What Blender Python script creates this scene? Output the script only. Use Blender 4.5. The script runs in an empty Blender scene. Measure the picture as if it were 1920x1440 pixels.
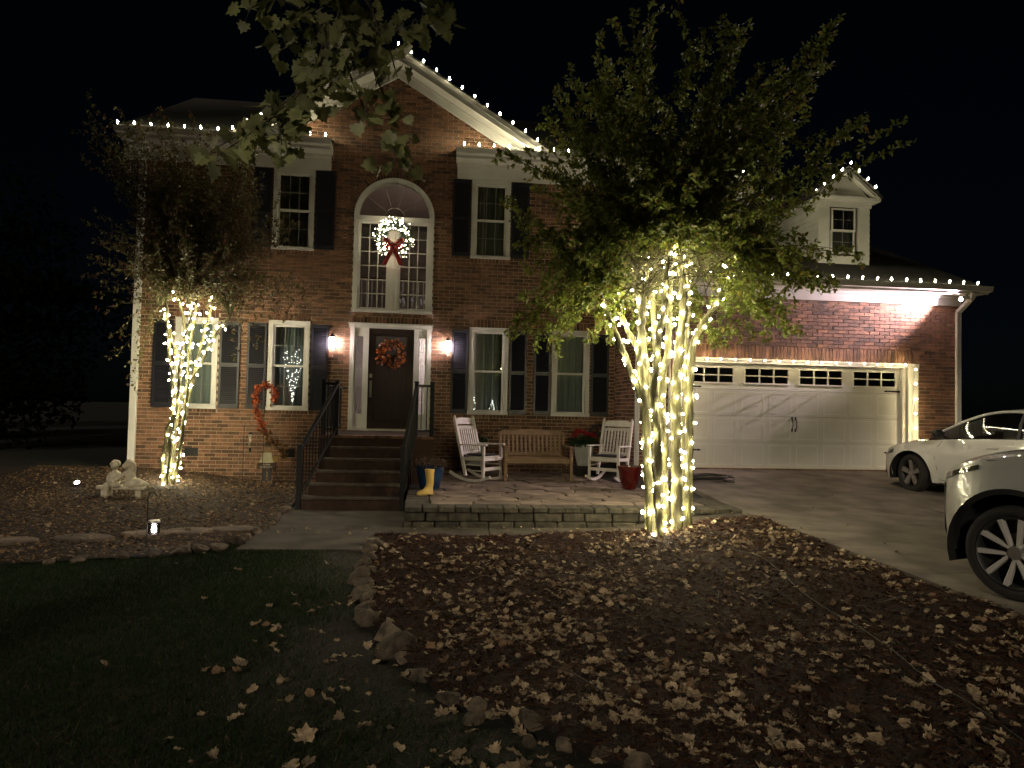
import bpy, bmesh, math, random
import numpy as np
from mathutils import Vector, Matrix
random.seed(7); RNG = np.random.default_rng(11)
SC = bpy.context.scene; COL = SC.collection
PI = math.pi
# ------------------------------------------------------------------ camera
def look_matrix(pos, yaw, pitch, roll):
    cy, sy, cp, sp = math.cos(yaw), math.sin(yaw), math.cos(pitch), math.sin(pitch)
    f = Vector((sy*cp, cy*cp, sp)); r = Vector((cy, -sy, 0)); u = r.cross(f)
    c, s = math.cos(roll), math.sin(roll)
    r2 = r*c + u*s; u2 = u*c - r*s
    m = Matrix((r2, u2, -f)).transposed().to_4x4(); m.translation = Vector(pos)
    return m
cd = bpy.data.cameras.new('camera'); cam = bpy.data.objects.new('camera', cd); COL.objects.link(cam)
cam.matrix_world = look_matrix((0, -15.05, .4547), .11633, .03437, .02243)
cd.sensor_width = 36.0; cd.lens = 36.0*1338.6/1920; cd.clip_start = .05; cd.clip_end = 2000
SC.camera = cam
# ------------------------------------------------------------------ night sky, faint light from the street behind, exposure
w = bpy.data.worlds.new('World'); SC.world = w; w.use_nodes = True
nt = w.node_tree; nt.nodes.clear()
sky = nt.nodes.new('ShaderNodeTexSky'); sky.sky_type = 'NISHITA'; sky.sun_disc = False
sky.sun_elevation = math.radians(24); sky.sun_rotation = math.radians(200); sky.ozone_density = 6.0
bg = nt.nodes.new('ShaderNodeBackground'); bg.inputs[1].default_value = .0003
wo = nt.nodes.new('ShaderNodeOutputWorld')
nt.links.new(sky.outputs[0], bg.inputs[0]); nt.links.new(bg.outputs[0], wo.inputs[0])
sl = bpy.data.lights.new('sun', 'SUN'); so = bpy.data.objects.new('sun', sl); COL.objects.link(so)
sl.energy = .85; sl.angle = math.radians(6); sl.color = (1, .86, .66)
so.rotation_euler = Vector((.25, .89, -.38)).to_track_quat('-Z', 'Y').to_euler()
vs = SC.view_settings; vs.view_transform = 'Standard'; vs.look = 'None'; vs.gamma = 1.0; vs.exposure = 0.22; vs.use_curve_mapping = False
cy_ = SC.cycles
cy_.use_denoising = True; cy_.max_bounces = 6; cy_.diffuse_bounces = 3; cy_.glossy_bounces = 3; cy_.transparent_max_bounces = 10
cy_.sample_clamp_indirect = 4.0; cy_.sample_clamp_direct = 0.0; cy_.caustics_reflective = False; cy_.caustics_refractive = False
cy_.use_light_tree = True
WARM = (1.0, .89, .56); COOL = (1.0, .86, .90); PINK = (1.0, .80, .78)
L_TREE, L_ROOF, L_DOOR, L_WREATH = 140.0, 330.0, 100.0, 24.0

# ------------------------------------------------------------------ materials
MATS = {}
def mat(name, col, rough=.6, col2=None, scale=6., bump=0., bscale=60., metal=0., coat=0., rnd=0., spec=.5, emit=0., ecol=None, trans=0., detail=5., stretch=None, ramp=(.35, .65), sheen=0.):
    if name in MATS: return MATS[name]
    m = bpy.data.materials.new(name); m.use_nodes = True; n = m.node_tree; b = n.nodes['Principled BSDF']; L = n.links.new
    b.inputs['Roughness'].default_value = rough; b.inputs['Metallic'].default_value = metal
    b.inputs['Coat Weight'].default_value = coat; b.inputs['Coat Roughness'].default_value = .04
    b.inputs['Specular IOR Level'].default_value = spec
    if sheen: b.inputs['Sheen Weight'].default_value = sheen
    b.inputs['Base Color'].default_value = (*col, 1)
    geo = n.nodes.new('ShaderNodeNewGeometry'); vec = geo.outputs['Position']
    if stretch:
        mp = n.nodes.new('ShaderNodeMapping'); mp.inputs['Scale'].default_value = stretch; L(vec, mp.inputs[0]); vec = mp.outputs[0]
    out = None
    if col2 is not None:
        t = n.nodes.new('ShaderNodeTexNoise'); t.inputs['Scale'].default_value = scale; t.inputs['Detail'].default_value = detail; L(vec, t.inputs[0])
        r = n.nodes.new('ShaderNodeMapRange'); r.inputs[1].default_value, r.inputs[2].default_value = ramp; L(t.outputs[0], r.inputs[0])
        mx = n.nodes.new('ShaderNodeMix'); mx.data_type = 'RGBA'; mx.inputs[6].default_value = (*col, 1); mx.inputs[7].default_value = (*col2, 1)
        L(r.outputs[0], mx.inputs[0]); out = mx.outputs[2]
    if rnd:
        oi = n.nodes.new('ShaderNodeObjectInfo')
        ad = n.nodes.new('ShaderNodeMath'); ad.operation = 'ADD'; L(geo.outputs['Random Per Island'], ad.inputs[0]); L(oi.outputs['Random'], ad.inputs[1])
        fr = n.nodes.new('ShaderNodeMath'); fr.operation = 'FRACT'; L(ad.outputs[0], fr.inputs[0])
        mr = n.nodes.new('ShaderNodeMapRange'); mr.inputs[3].default_value = 1-rnd; mr.inputs[4].default_value = 1+rnd; L(fr.outputs[0], mr.inputs[0])
        m2 = n.nodes.new('ShaderNodeMix'); m2.data_type = 'RGBA'; m2.blend_type = 'MULTIPLY'; m2.inputs[0].default_value = 1
        if out is None: m2.inputs[6].default_value = (*col, 1)
        else: L(out, m2.inputs[6])
        L(mr.outputs[0], m2.inputs[7]); out = m2.outputs[2]
    if out is not None: L(out, b.inputs['Base Color'])
    if bump:
        t2 = n.nodes.new('ShaderNodeTexNoise'); t2.inputs['Scale'].default_value = bscale; t2.inputs['Detail'].default_value = 6; L(vec, t2.inputs[0])
        bp = n.nodes.new('ShaderNodeBump'); bp.inputs['Strength'].default_value = bump; bp.inputs['Distance'].default_value = .02; L(t2.outputs[0], bp.inputs['Height']); L(bp.outputs[0], b.inputs['Normal'])
    if emit:
        b.inputs['Emission Color'].default_value = (*(ecol or col), 1); b.inputs['Emission Strength'].default_value = emit
    if trans:
        tr = n.nodes.new('ShaderNodeBsdfTranslucent'); ms = n.nodes.new('ShaderNodeMixShader'); ms.inputs[0].default_value = trans
        if out is not None: L(out, tr.inputs[0])
        else: tr.inputs[0].default_value = (*col, 1)
        L(b.outputs[0], ms.inputs[1]); L(tr.outputs[0], ms.inputs[2]); L(ms.outputs[0], n.nodes['Material Output'].inputs[0])
    MATS[name] = m; return m
def glow(name, col, s):
    if name in MATS: return MATS[name]
    m = bpy.data.materials.new(name); m.use_nodes = True; n = m.node_tree; n.nodes.clear()
    e = n.nodes.new('ShaderNodeEmission'); e.inputs[0].default_value = (*col, 1); e.inputs[1].default_value = s
    o = n.nodes.new('ShaderNodeOutputMaterial'); n.links.new(e.outputs[0], o.inputs[0]); MATS[name] = m; return m
def glass(name, tint=(.9, .93, .92), base=.09, rough=.015):
    if name in MATS: return MATS[name]
    m = bpy.data.materials.new(name); m.use_nodes = True; n = m.node_tree; n.nodes.clear(); L = n.links.new
    t = n.nodes.new('ShaderNodeBsdfTransparent'); t.inputs[0].default_value = (*tint, 1)
    g = n.nodes.new('ShaderNodeBsdfGlossy'); g.inputs['Roughness'].default_value = rough
    f = n.nodes.new('ShaderNodeFresnel'); f.inputs[0].default_value = 1.45
    a = n.nodes.new('ShaderNodeMath'); a.inputs[1].default_value = base; L(f.outputs[0], a.inputs[0])
    x = n.nodes.new('ShaderNodeMixShader'); o = n.nodes.new('ShaderNodeOutputMaterial')
    L(a.outputs[0], x.inputs[0]); L(t.outputs[0], x.inputs[1]); L(g.outputs[0], x.inputs[2]); L(x.outputs[0], o.inputs[0])
    MATS[name] = m; return m
M_WHITE = mat('white_paint', (.72, .71, .67), .45, (.64, .63, .58), 3, .08, 90)
M_TRIM = mat('trim_paint', (.70, .69, .66), .5, (.60, .58, .54), 2.5, .05, 70)
M_BRICK = mat('brick', (.235, .115, .064), .85, (.115, .060, .038), 9, .5, 120, rnd=.52)
M_MORTAR = mat('mortar', (.60, .50, .38), .95, (.50, .41, .31), 14, .4, 200)
M_SHUT = mat('shutter_paint', (.018, .018, .026), .45, rnd=.1)
M_SHINGLE = mat('shingle', (.016, .014, .014), .9, (.026, .022, .02), 20, .5, 60)
M_DARK = mat('black_metal', (.012, .012, .012), .4, spec=.4)
M_WIRE = mat('green_wire', (.01, .018, .01), .6)
M_GLASS = glass('window_glass')
M_CURT = mat('curtain', (.50, .56, .55), .9, trans=.35)
M_BARK = mat('smooth_bark', (.19, .18, .075), .75, (.05, .042, .018), 6, 1., 30, stretch=(3, 3, .5))
M_LEAF = mat('myrtle_leaf', (.19, .235, .045), .5, rnd=.5, trans=.48)
M_LEAF2 = mat('myrtle_leaf_autumn', (.24, .19, .04), .55, rnd=.5, trans=.42)

# ------------------------------------------------------------------ mesh helpers
def link(o, parent=None, kind=None):
    COL.objects.link(o)
    if parent is not None: o.parent = parent
    if kind: o['kind'] = kind
    return o
def tag(o, label, cat, group=None):
    o['label'] = label; o['category'] = cat
    if group: o['group'] = group
    return o
def empty(name, loc=(0, 0, 0), rz=0., label=None, cat=None, group=None):
    o = bpy.data.objects.new(name, None); COL.objects.link(o); o.location = loc; o.rotation_euler = (0, 0, rz); o.empty_display_size = .1
    if label: tag(o, label, cat, group)
    return o
class MB:
    def __init__(s): s.v = []; s.f = []
    def add(s, V, F):
        k = len(s.v); s.v += [tuple(map(float, q)) for q in V]; s.f += [tuple(int(i)+k for i in f) for f in F]; return s
    def box(s, x0, x1, y0, y1, z0, z1, M=None):
        V = [(x0, y0, z0), (x1, y0, z0), (x1, y1, z0), (x0, y1, z0), (x0, y0, z1), (x1, y0, z1), (x1, y1, z1), (x0, y1, z1)]
        if M is not None: V = [M @ Vector(q) for q in V]
        return s.add(V, [(3, 2, 1, 0), (4, 5, 6, 7), (0, 1, 5, 4), (1, 2, 6, 5), (2, 3, 7, 6), (3, 0, 4, 7)])
    def bar(s, a, b, w, h, up=(0, 0, 1)):
        a, b = Vector(a), Vector(b); d = (b-a).normalized(); u = Vector(up)
        if abs(d.dot(u)) > .98: u = Vector((0, 1, 0))
        r = d.cross(u).normalized(); u = r.cross(d)
        V = [p + r*sx*w/2 + u*sz*h/2 for p in (a, b) for sx, sz in ((-1, -1), (1, -1), (1, 1), (-1, 1))]
        return s.add(V, [(0, 1, 2, 3), (7, 6, 5, 4), (0, 4, 5, 1), (1, 5, 6, 2), (2, 6, 7, 3), (3, 7, 4, 0)])
    def tube(s, pts, rad, n=8, cap=True, closed=False):
        pts = [Vector(q) for q in pts]; m = len(pts)
        if not hasattr(rad, '__len__'): rad = [rad]*m
        rings = []; pr = None
        for i in range(m):
            if closed: d = (pts[(i+1) % m]-pts[i-1]).normalized()
            else: d = (pts[min(i+1, m-1)]-pts[max(i-1, 0)]).normalized()
            if pr is None:
                pr = d.orthogonal().normalized()
            else:
                pr = pr - d*pr.dot(d)
                pr = pr.normalized() if pr.length > 1e-5 else d.orthogonal().normalized()
            q = d.cross(pr)
            rings.append([pts[i] + (pr*math.cos(2*PI*k/n) + q*math.sin(2*PI*k/n))*rad[i] for k in range(n)])
        F = []
        for i in range(m if closed else m-1):
            j = (i+1) % m
            for k in range(n): F.append((i*n+k, i*n+(k+1) % n, j*n+(k+1) % n, j*n+k))
        if cap and not closed: F.append(tuple(range(n-1, -1, -1))); F.append(tuple((m-1)*n+k for k in range(n)))
        return s.add([q for r in rings for q in r], F)
    def lathe(s, prof, n=16, c=(0, 0, 0), M=None, caps=False):
        V = []; m = len(prof)
        for r, z in prof:
            for k in range(n):
                q = Vector((r*math.cos(2*PI*k/n), r*math.sin(2*PI*k/n), z))
                if M is not None: q = M @ q
                V.append(q + Vector(c))
        F = []
        for i in range(m-1):
            for k in range(n): F.append((i*n+k, i*n+(k+1) % n, (i+1)*n+(k+1) % n, (i+1)*n+k))
        if caps and prof[0][0] > 1e-6: F.append(tuple(range(n-1, -1, -1)))
        if caps and prof[-1][0] > 1e-6: F.append(tuple((m-1)*n+k for k in range(n)))
        return s.add(V, F)
    def prism(s, poly, y0, y1, axis='y'):
        n = len(poly)
        if axis == 'y': V = [(a, y0, b) for a, b in poly] + [(a, y1, b) for a, b in poly]
        elif axis == 'z': V = [(a, b, y0) for a, b in poly] + [(a, b, y1) for a, b in poly]
        else: V = [(y0, a, b) for a, b in poly] + [(y1, a, b) for a, b in poly]
        return s.add(V, [tuple(range(n)), tuple(range(2*n-1, n-1, -1))] + [((i+1) % n, i, n+i, n+(i+1) % n) for i in range(n)])
    def mesh(s, name):
        me = bpy.data.meshes.new(name); me.from_pydata(s.v, [], s.f); me.update(); return me
    def build(s, name, m, parent=None, smooth=False, bevel=0., label=None, cat=None, group=None, kind=None, weld=False, fixn=True):
        me = s.mesh(name); finish(me, smooth, fixn, weld)
        if m is not None: me.materials.append(m)
        o = link(bpy.data.objects.new(name, me), parent, kind)
        if bevel:
            b = o.modifiers.new('bevel', 'BEVEL'); b.width = bevel; b.segments = 2; b.limit_method = 'ANGLE'
        if label: tag(o, label, cat, group)
        return o
def finish(me, smooth, fixn=True, weld=False):
    if fixn or weld:
        bm = bmesh.new(); bm.from_mesh(me)
        if weld: bmesh.ops.remove_doubles(bm, verts=bm.verts, dist=1e-4)
        if fixn: bmesh.ops.recalc_face_normals(bm, faces=bm.faces)
        bm.to_mesh(me); bm.free()
    if smooth:
        me.shade_smooth() if hasattr(me, 'shade_smooth') else None
        try: me.set_sharp_from_angle(angle=math.radians(40))
        except Exception: pass
def np_mesh(name, V, F, m, parent=None, smooth=False, kind=None):
    """V (N,3), F (M,k) arrays"""
    me = bpy.data.meshes.new(name); V = np.asarray(V, np.float32); F = np.asarray(F, np.int32); k = F.shape[1]
    me.vertices.add(len(V)); me.vertices.foreach_set('co', V.ravel())
    me.loops.add(F.size); me.loops.foreach_set('vertex_index', F.ravel())
    me.polygons.add(len(F)); me.polygons.foreach_set('loop_start', np.arange(0, F.size, k, dtype=np.int32)); me.polygons.foreach_set('loop_total', np.full(len(F), k, np.int32))
    me.update(calc_edges=True); me.validate()
    if smooth: me.shade_smooth()
    if m is not None: me.materials.append(m)
    return link(bpy.data.objects.new(name, me), parent, kind)
def obj_of(name, me, parent=None, loc=None, rot=None, scale=None, kind=None):
    o = bpy.data.objects.new(name, me)
    if loc is not None: o.location = loc
    if rot is not None: o.rotation_euler = rot
    if scale is not None: o.scale = scale if hasattr(scale, '__len__') else (scale,)*3
    return link(o, parent, kind)
def scatter(tmplV, tmplF, P, R, S):
    """numpy instancing: P (N,3) R (N,3,3) S (N,)"""
    tv = np.asarray(tmplV, float); tf = np.asarray(tmplF, int); N = len(P)
    V = np.einsum('nij,kj->nki', R, tv)*np.asarray(S)[:, None, None] + np.asarray(P)[:, None, :]
    F = tf[None] + (np.arange(N)*len(tv))[:, None, None]
    return V.reshape(-1, 3), F.reshape(-1, tf.shape[1])
def rand_rot(N, rng=RNG):
    q = rng.normal(size=(N, 4)); q /= np.linalg.norm(q, axis=1)[:, None]; a, b, c, d = q.T
    return np.stack([np.stack([1-2*(c*c+d*d), 2*(b*c-a*d), 2*(b*d+a*c)], -1), np.stack([2*(b*c+a*d), 1-2*(b*b+d*d), 2*(c*d-a*b)], -1), np.stack([2*(b*d-a*c), 2*(c*d+a*b), 1-2*(b*b+c*c)], -1)], 1)
def frames(X, Zhint):
    X = X/np.linalg.norm(X, axis=1)[:, None]; Y = np.cross(Zhint, X); Y /= (np.linalg.norm(Y, axis=1)[:, None]+1e-9); Z = np.cross(X, Y)
    return np.stack([X, Y, Z], 2)
def spline(pts, n):
    """Catmull-Rom through points, n samples per span"""
    P = np.array(pts, float); P = np.vstack([2*P[0]-P[1], P, 2*P[-1]-P[-2]]); out = []
    for i in range(1, len(P)-2):
        for t in np.arange(n)/n:
            a, b, c, d = P[i-1:i+3]
            out.append(.5*((2*b)+(c-a)*t+(2*a-5*b+4*c-d)*t*t+(3*b-a-3*c+d)*t**3))
    out.append(P[-2]); return np.array(out)
def resample(P, step):
    P = np.asarray(P, float); d = np.r_[0, np.cumsum(np.linalg.norm(np.diff(P, axis=0), axis=1))]
    s = np.arange(0, d[-1], step); return np.stack([np.interp(s, d, P[:, k]) for k in range(3)], 1)

# ------------------------------------------------------------------ terrain
def sm(t): t = np.clip(t, 0, 1); return t*t*(3-2*t)
def drive_z(y):
    y = np.asarray(y, float)
    return np.where(y > -5.6, -.65-.06*(-1.4-y), -.902-.015*(-5.6-y))
def ground_z(x, y):
    x = np.asarray(x, float); y = np.asarray(y, float)
    z = -1.15 + .24*sm((-2.8-x)/3.0)*sm((y+3.2)/3.2)
    r = sm((x-2.2)/2.1)
    return z*(1-r) + (drive_z(y)-.035)*r
def bed_z(x, y):
    x = np.asarray(x, float); y = np.asarray(y, float)
    mound = .05*np.exp(-(((x-3.05)/1.2)**2+((y+6.3)/1.0)**2))
    lump = .012*np.sin(3.1*x+1.7*y)+.010*np.sin(5.3*y-2.2*x+1)+.007*np.sin(9.1*x+3)*np.sin(8.3*y)
    return ground_z(x, y)+.025+mound+lump
ROCK_LINE = [(-6.0, -.62), (-6.85, -.57), (-8.35, -.55), (-8.83, -.51), (-9.31, -.45), (-9.67, -.40), (-10.1, -.22), (-10.41, -.15), (-10.78, 0), (-11.17, .15), (-11.42, .57), (-11.72, .70), (-11.9, .9), (-12.4, 1.5), (-14, 3.2)]
LEFT_LINE = [(0.2, -2.06), (-4, -2.06), (-6.13, -2.04), (-6.69, -2.11), (-7.0, -2.25), (-7.27, -2.54), (-7.4, -2.96), (-7.64, -3.65), (-7.75, -4.6), (-7.8, -6.0), (-7.82, -9)]
def line_x(L, y):
    ys = np.array([a for a, b in L])[::-1]; xs = np.array([b for a, b in L])[::-1]
    return np.interp(y, ys, xs)
def grid_patch(name, ys, xl, xr, nx, zf, m, parent=None, kind=None):
    V = []; ny = len(ys)
    for y in ys:
        for k in range(nx):
            x = xl(y)+(xr(y)-xl(y))*k/(nx-1); V.append((x, y, float(zf(x, y))))
    F = [(j*nx+i, j*nx+i+1, (j+1)*nx+i+1, (j+1)*nx+i) for j in range(ny-1) for i in range(nx-1)]
    o = np_mesh(name, V, F, m, parent, True, kind); return o
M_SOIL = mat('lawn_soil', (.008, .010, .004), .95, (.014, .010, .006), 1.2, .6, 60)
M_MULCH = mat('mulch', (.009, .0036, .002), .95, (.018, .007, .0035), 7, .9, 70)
M_CONC = mat('concrete', (.185, .155, .13), .85, (.085, .07, .057), 2.2, .25, 120, detail=8)
M_CONC2 = mat('walk_concrete', (.10, .083, .063), .9, (.045, .037, .028), 2.6, .3, 110, detail=8)
def build_ground():
    n = 90
    # lawn sheet: fine in the middle, wide to the horizon
    xs = np.r_[-400, -120, -40, np.linspace(-16, 14, n), 40, 120, 400]; ys = np.r_[-400, -120, -40, np.linspace(-22, 9, n), 40, 120, 400]
    X, Y = np.meshgrid(xs, ys); Z = ground_z(np.clip(X, -20, 30), np.clip(Y, -30, 9))
    Z = np.where(X > 4.35, Z-.06, Z)
    V = np.stack([X, Y, Z], -1).reshape(-1, 3); k = len(xs)
    F = [(j*k+i, j*k+i+1, (j+1)*k+i+1, (j+1)*k+i) for j in range(len(ys)-1) for i in range(k-1)]
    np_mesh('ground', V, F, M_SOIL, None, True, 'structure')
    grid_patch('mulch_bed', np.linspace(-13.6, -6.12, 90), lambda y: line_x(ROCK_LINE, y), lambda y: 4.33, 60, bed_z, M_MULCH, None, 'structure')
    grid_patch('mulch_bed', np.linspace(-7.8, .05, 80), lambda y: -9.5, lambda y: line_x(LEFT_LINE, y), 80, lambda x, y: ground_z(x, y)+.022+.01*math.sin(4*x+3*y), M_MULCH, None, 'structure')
    # driveway slabs with joints
    M = M_CONC
    dv = bpy.data.objects.new('driveway', None); link(dv, None, 'structure')
    for (xa, xb) in ((4.36, 7.3), (7.315, 10.4), (10.415, 14)):
        for (ya, yb) in ((-1.44, -5.0), (-5.012, -9.0), (-9.012, -13.5), (-13.512, -24)):
            ysl = np.linspace(yb, ya, 8); V = []; 
            for y in ysl:
                for x in (xa, xb):
                    V.append((x, y, float(drive_z(y))))
            k = len(V); V += [(x, y, z-.12) for x, y, z in V]
            mb = MB(); F = [(2*j, 2*j+1, 2*j+3, 2*j+2) for j in range(7)] + [(0, 14, 30, 16), (1, 15, 31, 17), (0, 1, 17, 16), (14, 15, 31, 30)]
            mb.add(V, F).build('slab', M, dv)
    # walkway slabs
    wk = bpy.data.objects.new('walkway', None); link(wk, None, 'structure')
    def slab(x0, x1, y0, y1, sk=0.):
        xs = np.linspace(x0, x1, 6); V = []
        for y in (y0, y1):
            for x in xs:
                xx = x + (sk if y == y0 else 0); V.append((xx, y, float(ground_z(x, -6.0 if y < -5 else y))+.02))
        k = len(V); V += [(x, y, z-.1) for x, y, z in V]
        F = [(i, i+1, 7+i, 6+i) for i in range(5)] + [(i, i+1, 13+i, 12+i) for i in range(5)] + [(6+i, 7+i, 19+i, 18+i) for i in range(5)] + [(0, 6, 18, 12), (5, 11, 23, 17)]
        MB().add(V, F).build('slab', M_CONC2, wk)
    slab(-2.02, -.30, -7.0, -4.05); 
    slab(-.29, .83, -6.14, -5.56, -.03); slab(.842, 2.0, -6.13, -5.56, -.03); slab(2.012, 3.2, -6.13, -5.56); slab(3.212, 4.345, -6.13, -5.56)
build_ground()
# ------------------------------------------------------------------ the house
HOUSE = empty('brick_house', (0, 0, -1.2), 0, 'two storey red brick house with white trim, front gable and attached garage', 'house')
class HB(MB):           # parts are modelled in world coordinates; the house empty sits at its base
    def build(s, name, m, parent=None, **k):
        parent = HOUSE if parent is None else parent
        o = MB.build(s, name, m, parent, **k)
        o.matrix_parent_inverse = parent_inv(parent)
        return o
def parent_inv(p):
    M = Matrix.Identity(4); q = p
    chain = []
    while q is not None: chain.append(q); q = q.parent
    for q in reversed(chain): M = M @ q.matrix_parent_inverse @ Matrix.LocRotScale(q.location, q.rotation_euler, q.scale)
    return M.inverted()
COURSE, BL, BH, JT = .0745, .225, .064, .0105
XL, XR, GC = -5.80, 4.20, -.797          # main block ends, gable centre
GX0, GX1, GY = 4.0, 10.95, -1.4           # garage wing
EAVE, APEX, GHALF = 5.80, 7.72, 3.2
# openings: x0,x1,z0,z1
W1, W2, W3, W4 = (-5.09, -4.26), (-3.27, -2.447), (.828, 1.662), (2.607, 3.423)
WZ = (.315, 2.148)
UW = [(-3.27, -2.44), (.812, 1.645)]; UZ = (3.62, 5.29)
DX = (-1.636, .033)
holes = [(a, b, WZ[0]-.10, WZ[1]+.20) for a, b in (W1, W2, W3, W4)]
holes += [(a, b, UZ[0]-.10, 5.33) for a, b in UW]
holes += [(DX[0], DX[1], -.16, 2.17), (-1.622, .028, 2.30, 4.36), (DX[0]-.03, DX[1]+.03, 2.17, 2.38)]
ARC = (GC, 4.36, 1.02)
def snap(z, z0): return z0+math.ceil((z-z0)/COURSE-.5)*COURSE
def cut(iv, a, b):
    out = []
    for p, q in iv:
        if b <= p or a >= q: out.append((p, q)); continue
        if a > p: out.append((p, a))
        if b < q: out.append((b, q))
    return [(p, q) for p, q in out if q-p > .03]
brick_me = MB().box(-(BL-JT)/2, (BL-JT)/2, -.010, .03, -BH/2, BH/2).mesh('brick'); brick_me.materials.append(M_BRICK)
def lay(name, x0, x1, z0, z1, holes, plane, single, arc=None, gable=None, off=0., maxn=150):
    """plane: function (x,z,depth)->world point ; returns wall part"""
    mort = HB(); V = []; F = []; singles = []
    n = int((z1-z0)/COURSE)+1
    def wbox(mb, a, b, d0, d1, p, q):
        P = [plane(a, p, d0), plane(b, p, d0), plane(b, p, d1), plane(a, p, d1), plane(a, q, d0), plane(b, q, d0), plane(b, q, d1), plane(a, q, d1)]
        mb.add(P, [(3, 2, 1, 0), (4, 5, 6, 7), (0, 1, 5, 4), (1, 2, 6, 5), (2, 3, 7, 6), (3, 0, 4, 7)])
    bm = MB(); rr = random.Random(5)
    for i in range(n):
        p = z0+i*COURSE; q = min(p+COURSE, z1); mid = (p+q)/2
        if q-p < .02: continue
        iv = [(x0, x1)]
        if gable and mid > gable[1]:
            hw = (gable[2]-mid)*gable[3]
            if hw < .05: continue
            iv = [(max(x0, gable[0]-hw), min(x1, gable[0]+hw))]
        for h in holes:
            if h[2] < mid < h[3]: iv = cut(iv, h[0], h[1])
        if arc and mid > arc[1] and mid < arc[1]+arc[2]:
            hw = math.sqrt(arc[2]**2-(mid-arc[1])**2); iv = cut(iv, arc[0]-hw, arc[0]+hw)
        for a, b in iv:
            wbox(mort, a, b, 0, .1, p, q)
            x = math.floor((a-x0)/BL)*BL + x0 + (BL/2 if i % 2 else 0) + off - BL
            while x < b:
                c, d = max(x, a), min(x+BL-JT, b)
                if d-c > .03:
                    full = d-c > BL-JT-.002
                    if full and single(c, p) and len(singles) < maxn: singles.append(((c+d)/2, p+COURSE/2))
                    else:
                        e = -.010+rr.uniform(-.003, .003); wbox(bm, c, d, e, .03, p+JT/2, q-JT/2)
                x += BL
    wall = mort.build(name, M_MORTAR, fixn=False)
    if bm.v:
        o = MB.build(bm, 'brickwork', M_BRICK, wall, kind='stuff', fixn=False); o.matrix_parent_inverse = parent_inv(wall)
    for x, z in singles:
        o = obj_of('brick', brick_me, wall); o.matrix_parent_inverse = parent_inv(wall); o.location = plane(x, z, rr.uniform(-.003, .003)) 
        if name == 'return_wall': o.rotation_euler = (0, 0, -PI/2)
    return wall
mp = lambda x, z, d: Vector((x, d, z))
gp = lambda x, z, d: Vector((x, GY+d, z))
rp = lambda y, z, d: Vector((GX0+d, y, z))
def s_main(x, z):
    return (-2.15 < x < -1.70 or .05 < x < .42) and .2 < z < 2.2 or (-.9 < z < .25 and .4 < x < 3.4 and z > -.05) 
def s_gar(x, z): return x > 7.9 and z > 1.82
WALL = lay('front_wall', XL, XR, -1.25, 7.6, holes, mp, s_main, ARC, (GC, 5.55, 7.62, 3.0/1.82))
gh = [(4.70, 10.02, -.66, 1.80)]
GWALL = lay('garage_wall', GX0+.0, GX1, -1.0, 2.8, gh, gp, s_gar)
lay('return_wall', GY, -.005, -1.15, 3.1, [], rp, lambda x, z: False)
# special bricks: soldier rows, sills, arch ring, stoop band
def soldier(parent, plane, a, b, p, q, w=.0745):
    n = max(1, round((b-a)/w)); w = (b-a)/n; mb = MB(); mo = MB()
    P = lambda x, z, d: plane(x, z, d)
    for k in range(n):
        x0, x1 = a+k*w+JT/2, a+(k+1)*w-JT/2; e = -.012+random.uniform(-.003, .003)
        pts = [P(x0, p+.005, e), P(x1, p+.005, e), P(x1, p+.005, .05), P(x0, p+.005, .05), P(x0, q-.005, e), P(x1, q-.005, e), P(x1, q-.005, .05), P(x0, q-.005, .05)]
        mb.add(pts, [(3, 2, 1, 0), (4, 5, 6, 7), (0, 1, 5, 4), (1, 2, 6, 5), (2, 3, 7, 6), (3, 0, 4, 7)])
    pts = [P(a, p, 0), P(b, p, 0), P(b, p, .1), P(a, p, .1), P(a, q, 0), P(b, q, 0), P(b, q, .1), P(a, q, .1)]
    mb2 = MB().add(pts, [(3, 2, 1, 0), (4, 5, 6, 7), (0, 1, 5, 4), (1, 2, 6, 5), (2, 3, 7, 6), (3, 0, 4, 7)])
    for m_, mt, nm in ((mb, M_BRICK, 'soldier_course'), (mb2, M_MORTAR, 'joint_bed')):
        o = m_.build(nm, mt, parent, kind='stuff' if mt is M_BRICK else None); o.matrix_parent_inverse = parent_inv(parent)
for a, b in (W1, W2, W3, W4):
    soldier(WALL, mp, a, b, WZ[1], snap(WZ[1]+.20, -1.25)); soldier(WALL, mp, a, b, snap(WZ[0]-.10, -1.25), WZ[0])
for a, b in UW: soldier(WALL, mp, a, b, snap(UZ[0]-.10, -1.25), UZ[0])
soldier(WALL, mp, DX[0]-.03, DX[1]+.03, 2.17, 2.30)
soldier(GWALL, gp, 4.70, 10.02, 1.56, snap(1.80, -1.0))
ring = MB(); rb = MB()
for k in range(44):
    t0, t1 = PI*k/44+.004, PI*(k+1)/44-.004; e = -.012+random.uniform(-.003, .003)
    for r0, r1, mbx, d0, ta, tb in ((.835, 1.025, ring, e, t0, t1), (.825, 1.03, rb, .0, PI*k/44, PI*(k+1)/44)):
        V = [(GC-r*math.cos(t), d, 4.36+r*math.sin(t)) for d in (d0, .06) for r, t in ((r0, ta), (r1, ta), (r1, tb), (r0, tb))]
        mbx.add(V, [(0, 1, 2, 3), (7, 6, 5, 4), (0, 4, 5, 1), (1, 5, 6, 2), (2, 6, 7, 3), (3, 7, 4, 0)])
for m_, mt, nm in ((ring, M_BRICK, 'arch_course'), (rb, M_MORTAR, 'joint_bed')):
    o = m_.build(nm, mt, WALL, kind='stuff' if mt is M_BRICK else None); o.matrix_parent_inverse = parent_inv(WALL)
# band of brick below the arched window
soldier(WALL, mp, -1.622, .028, 2.30, 2.38, .2)
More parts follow.
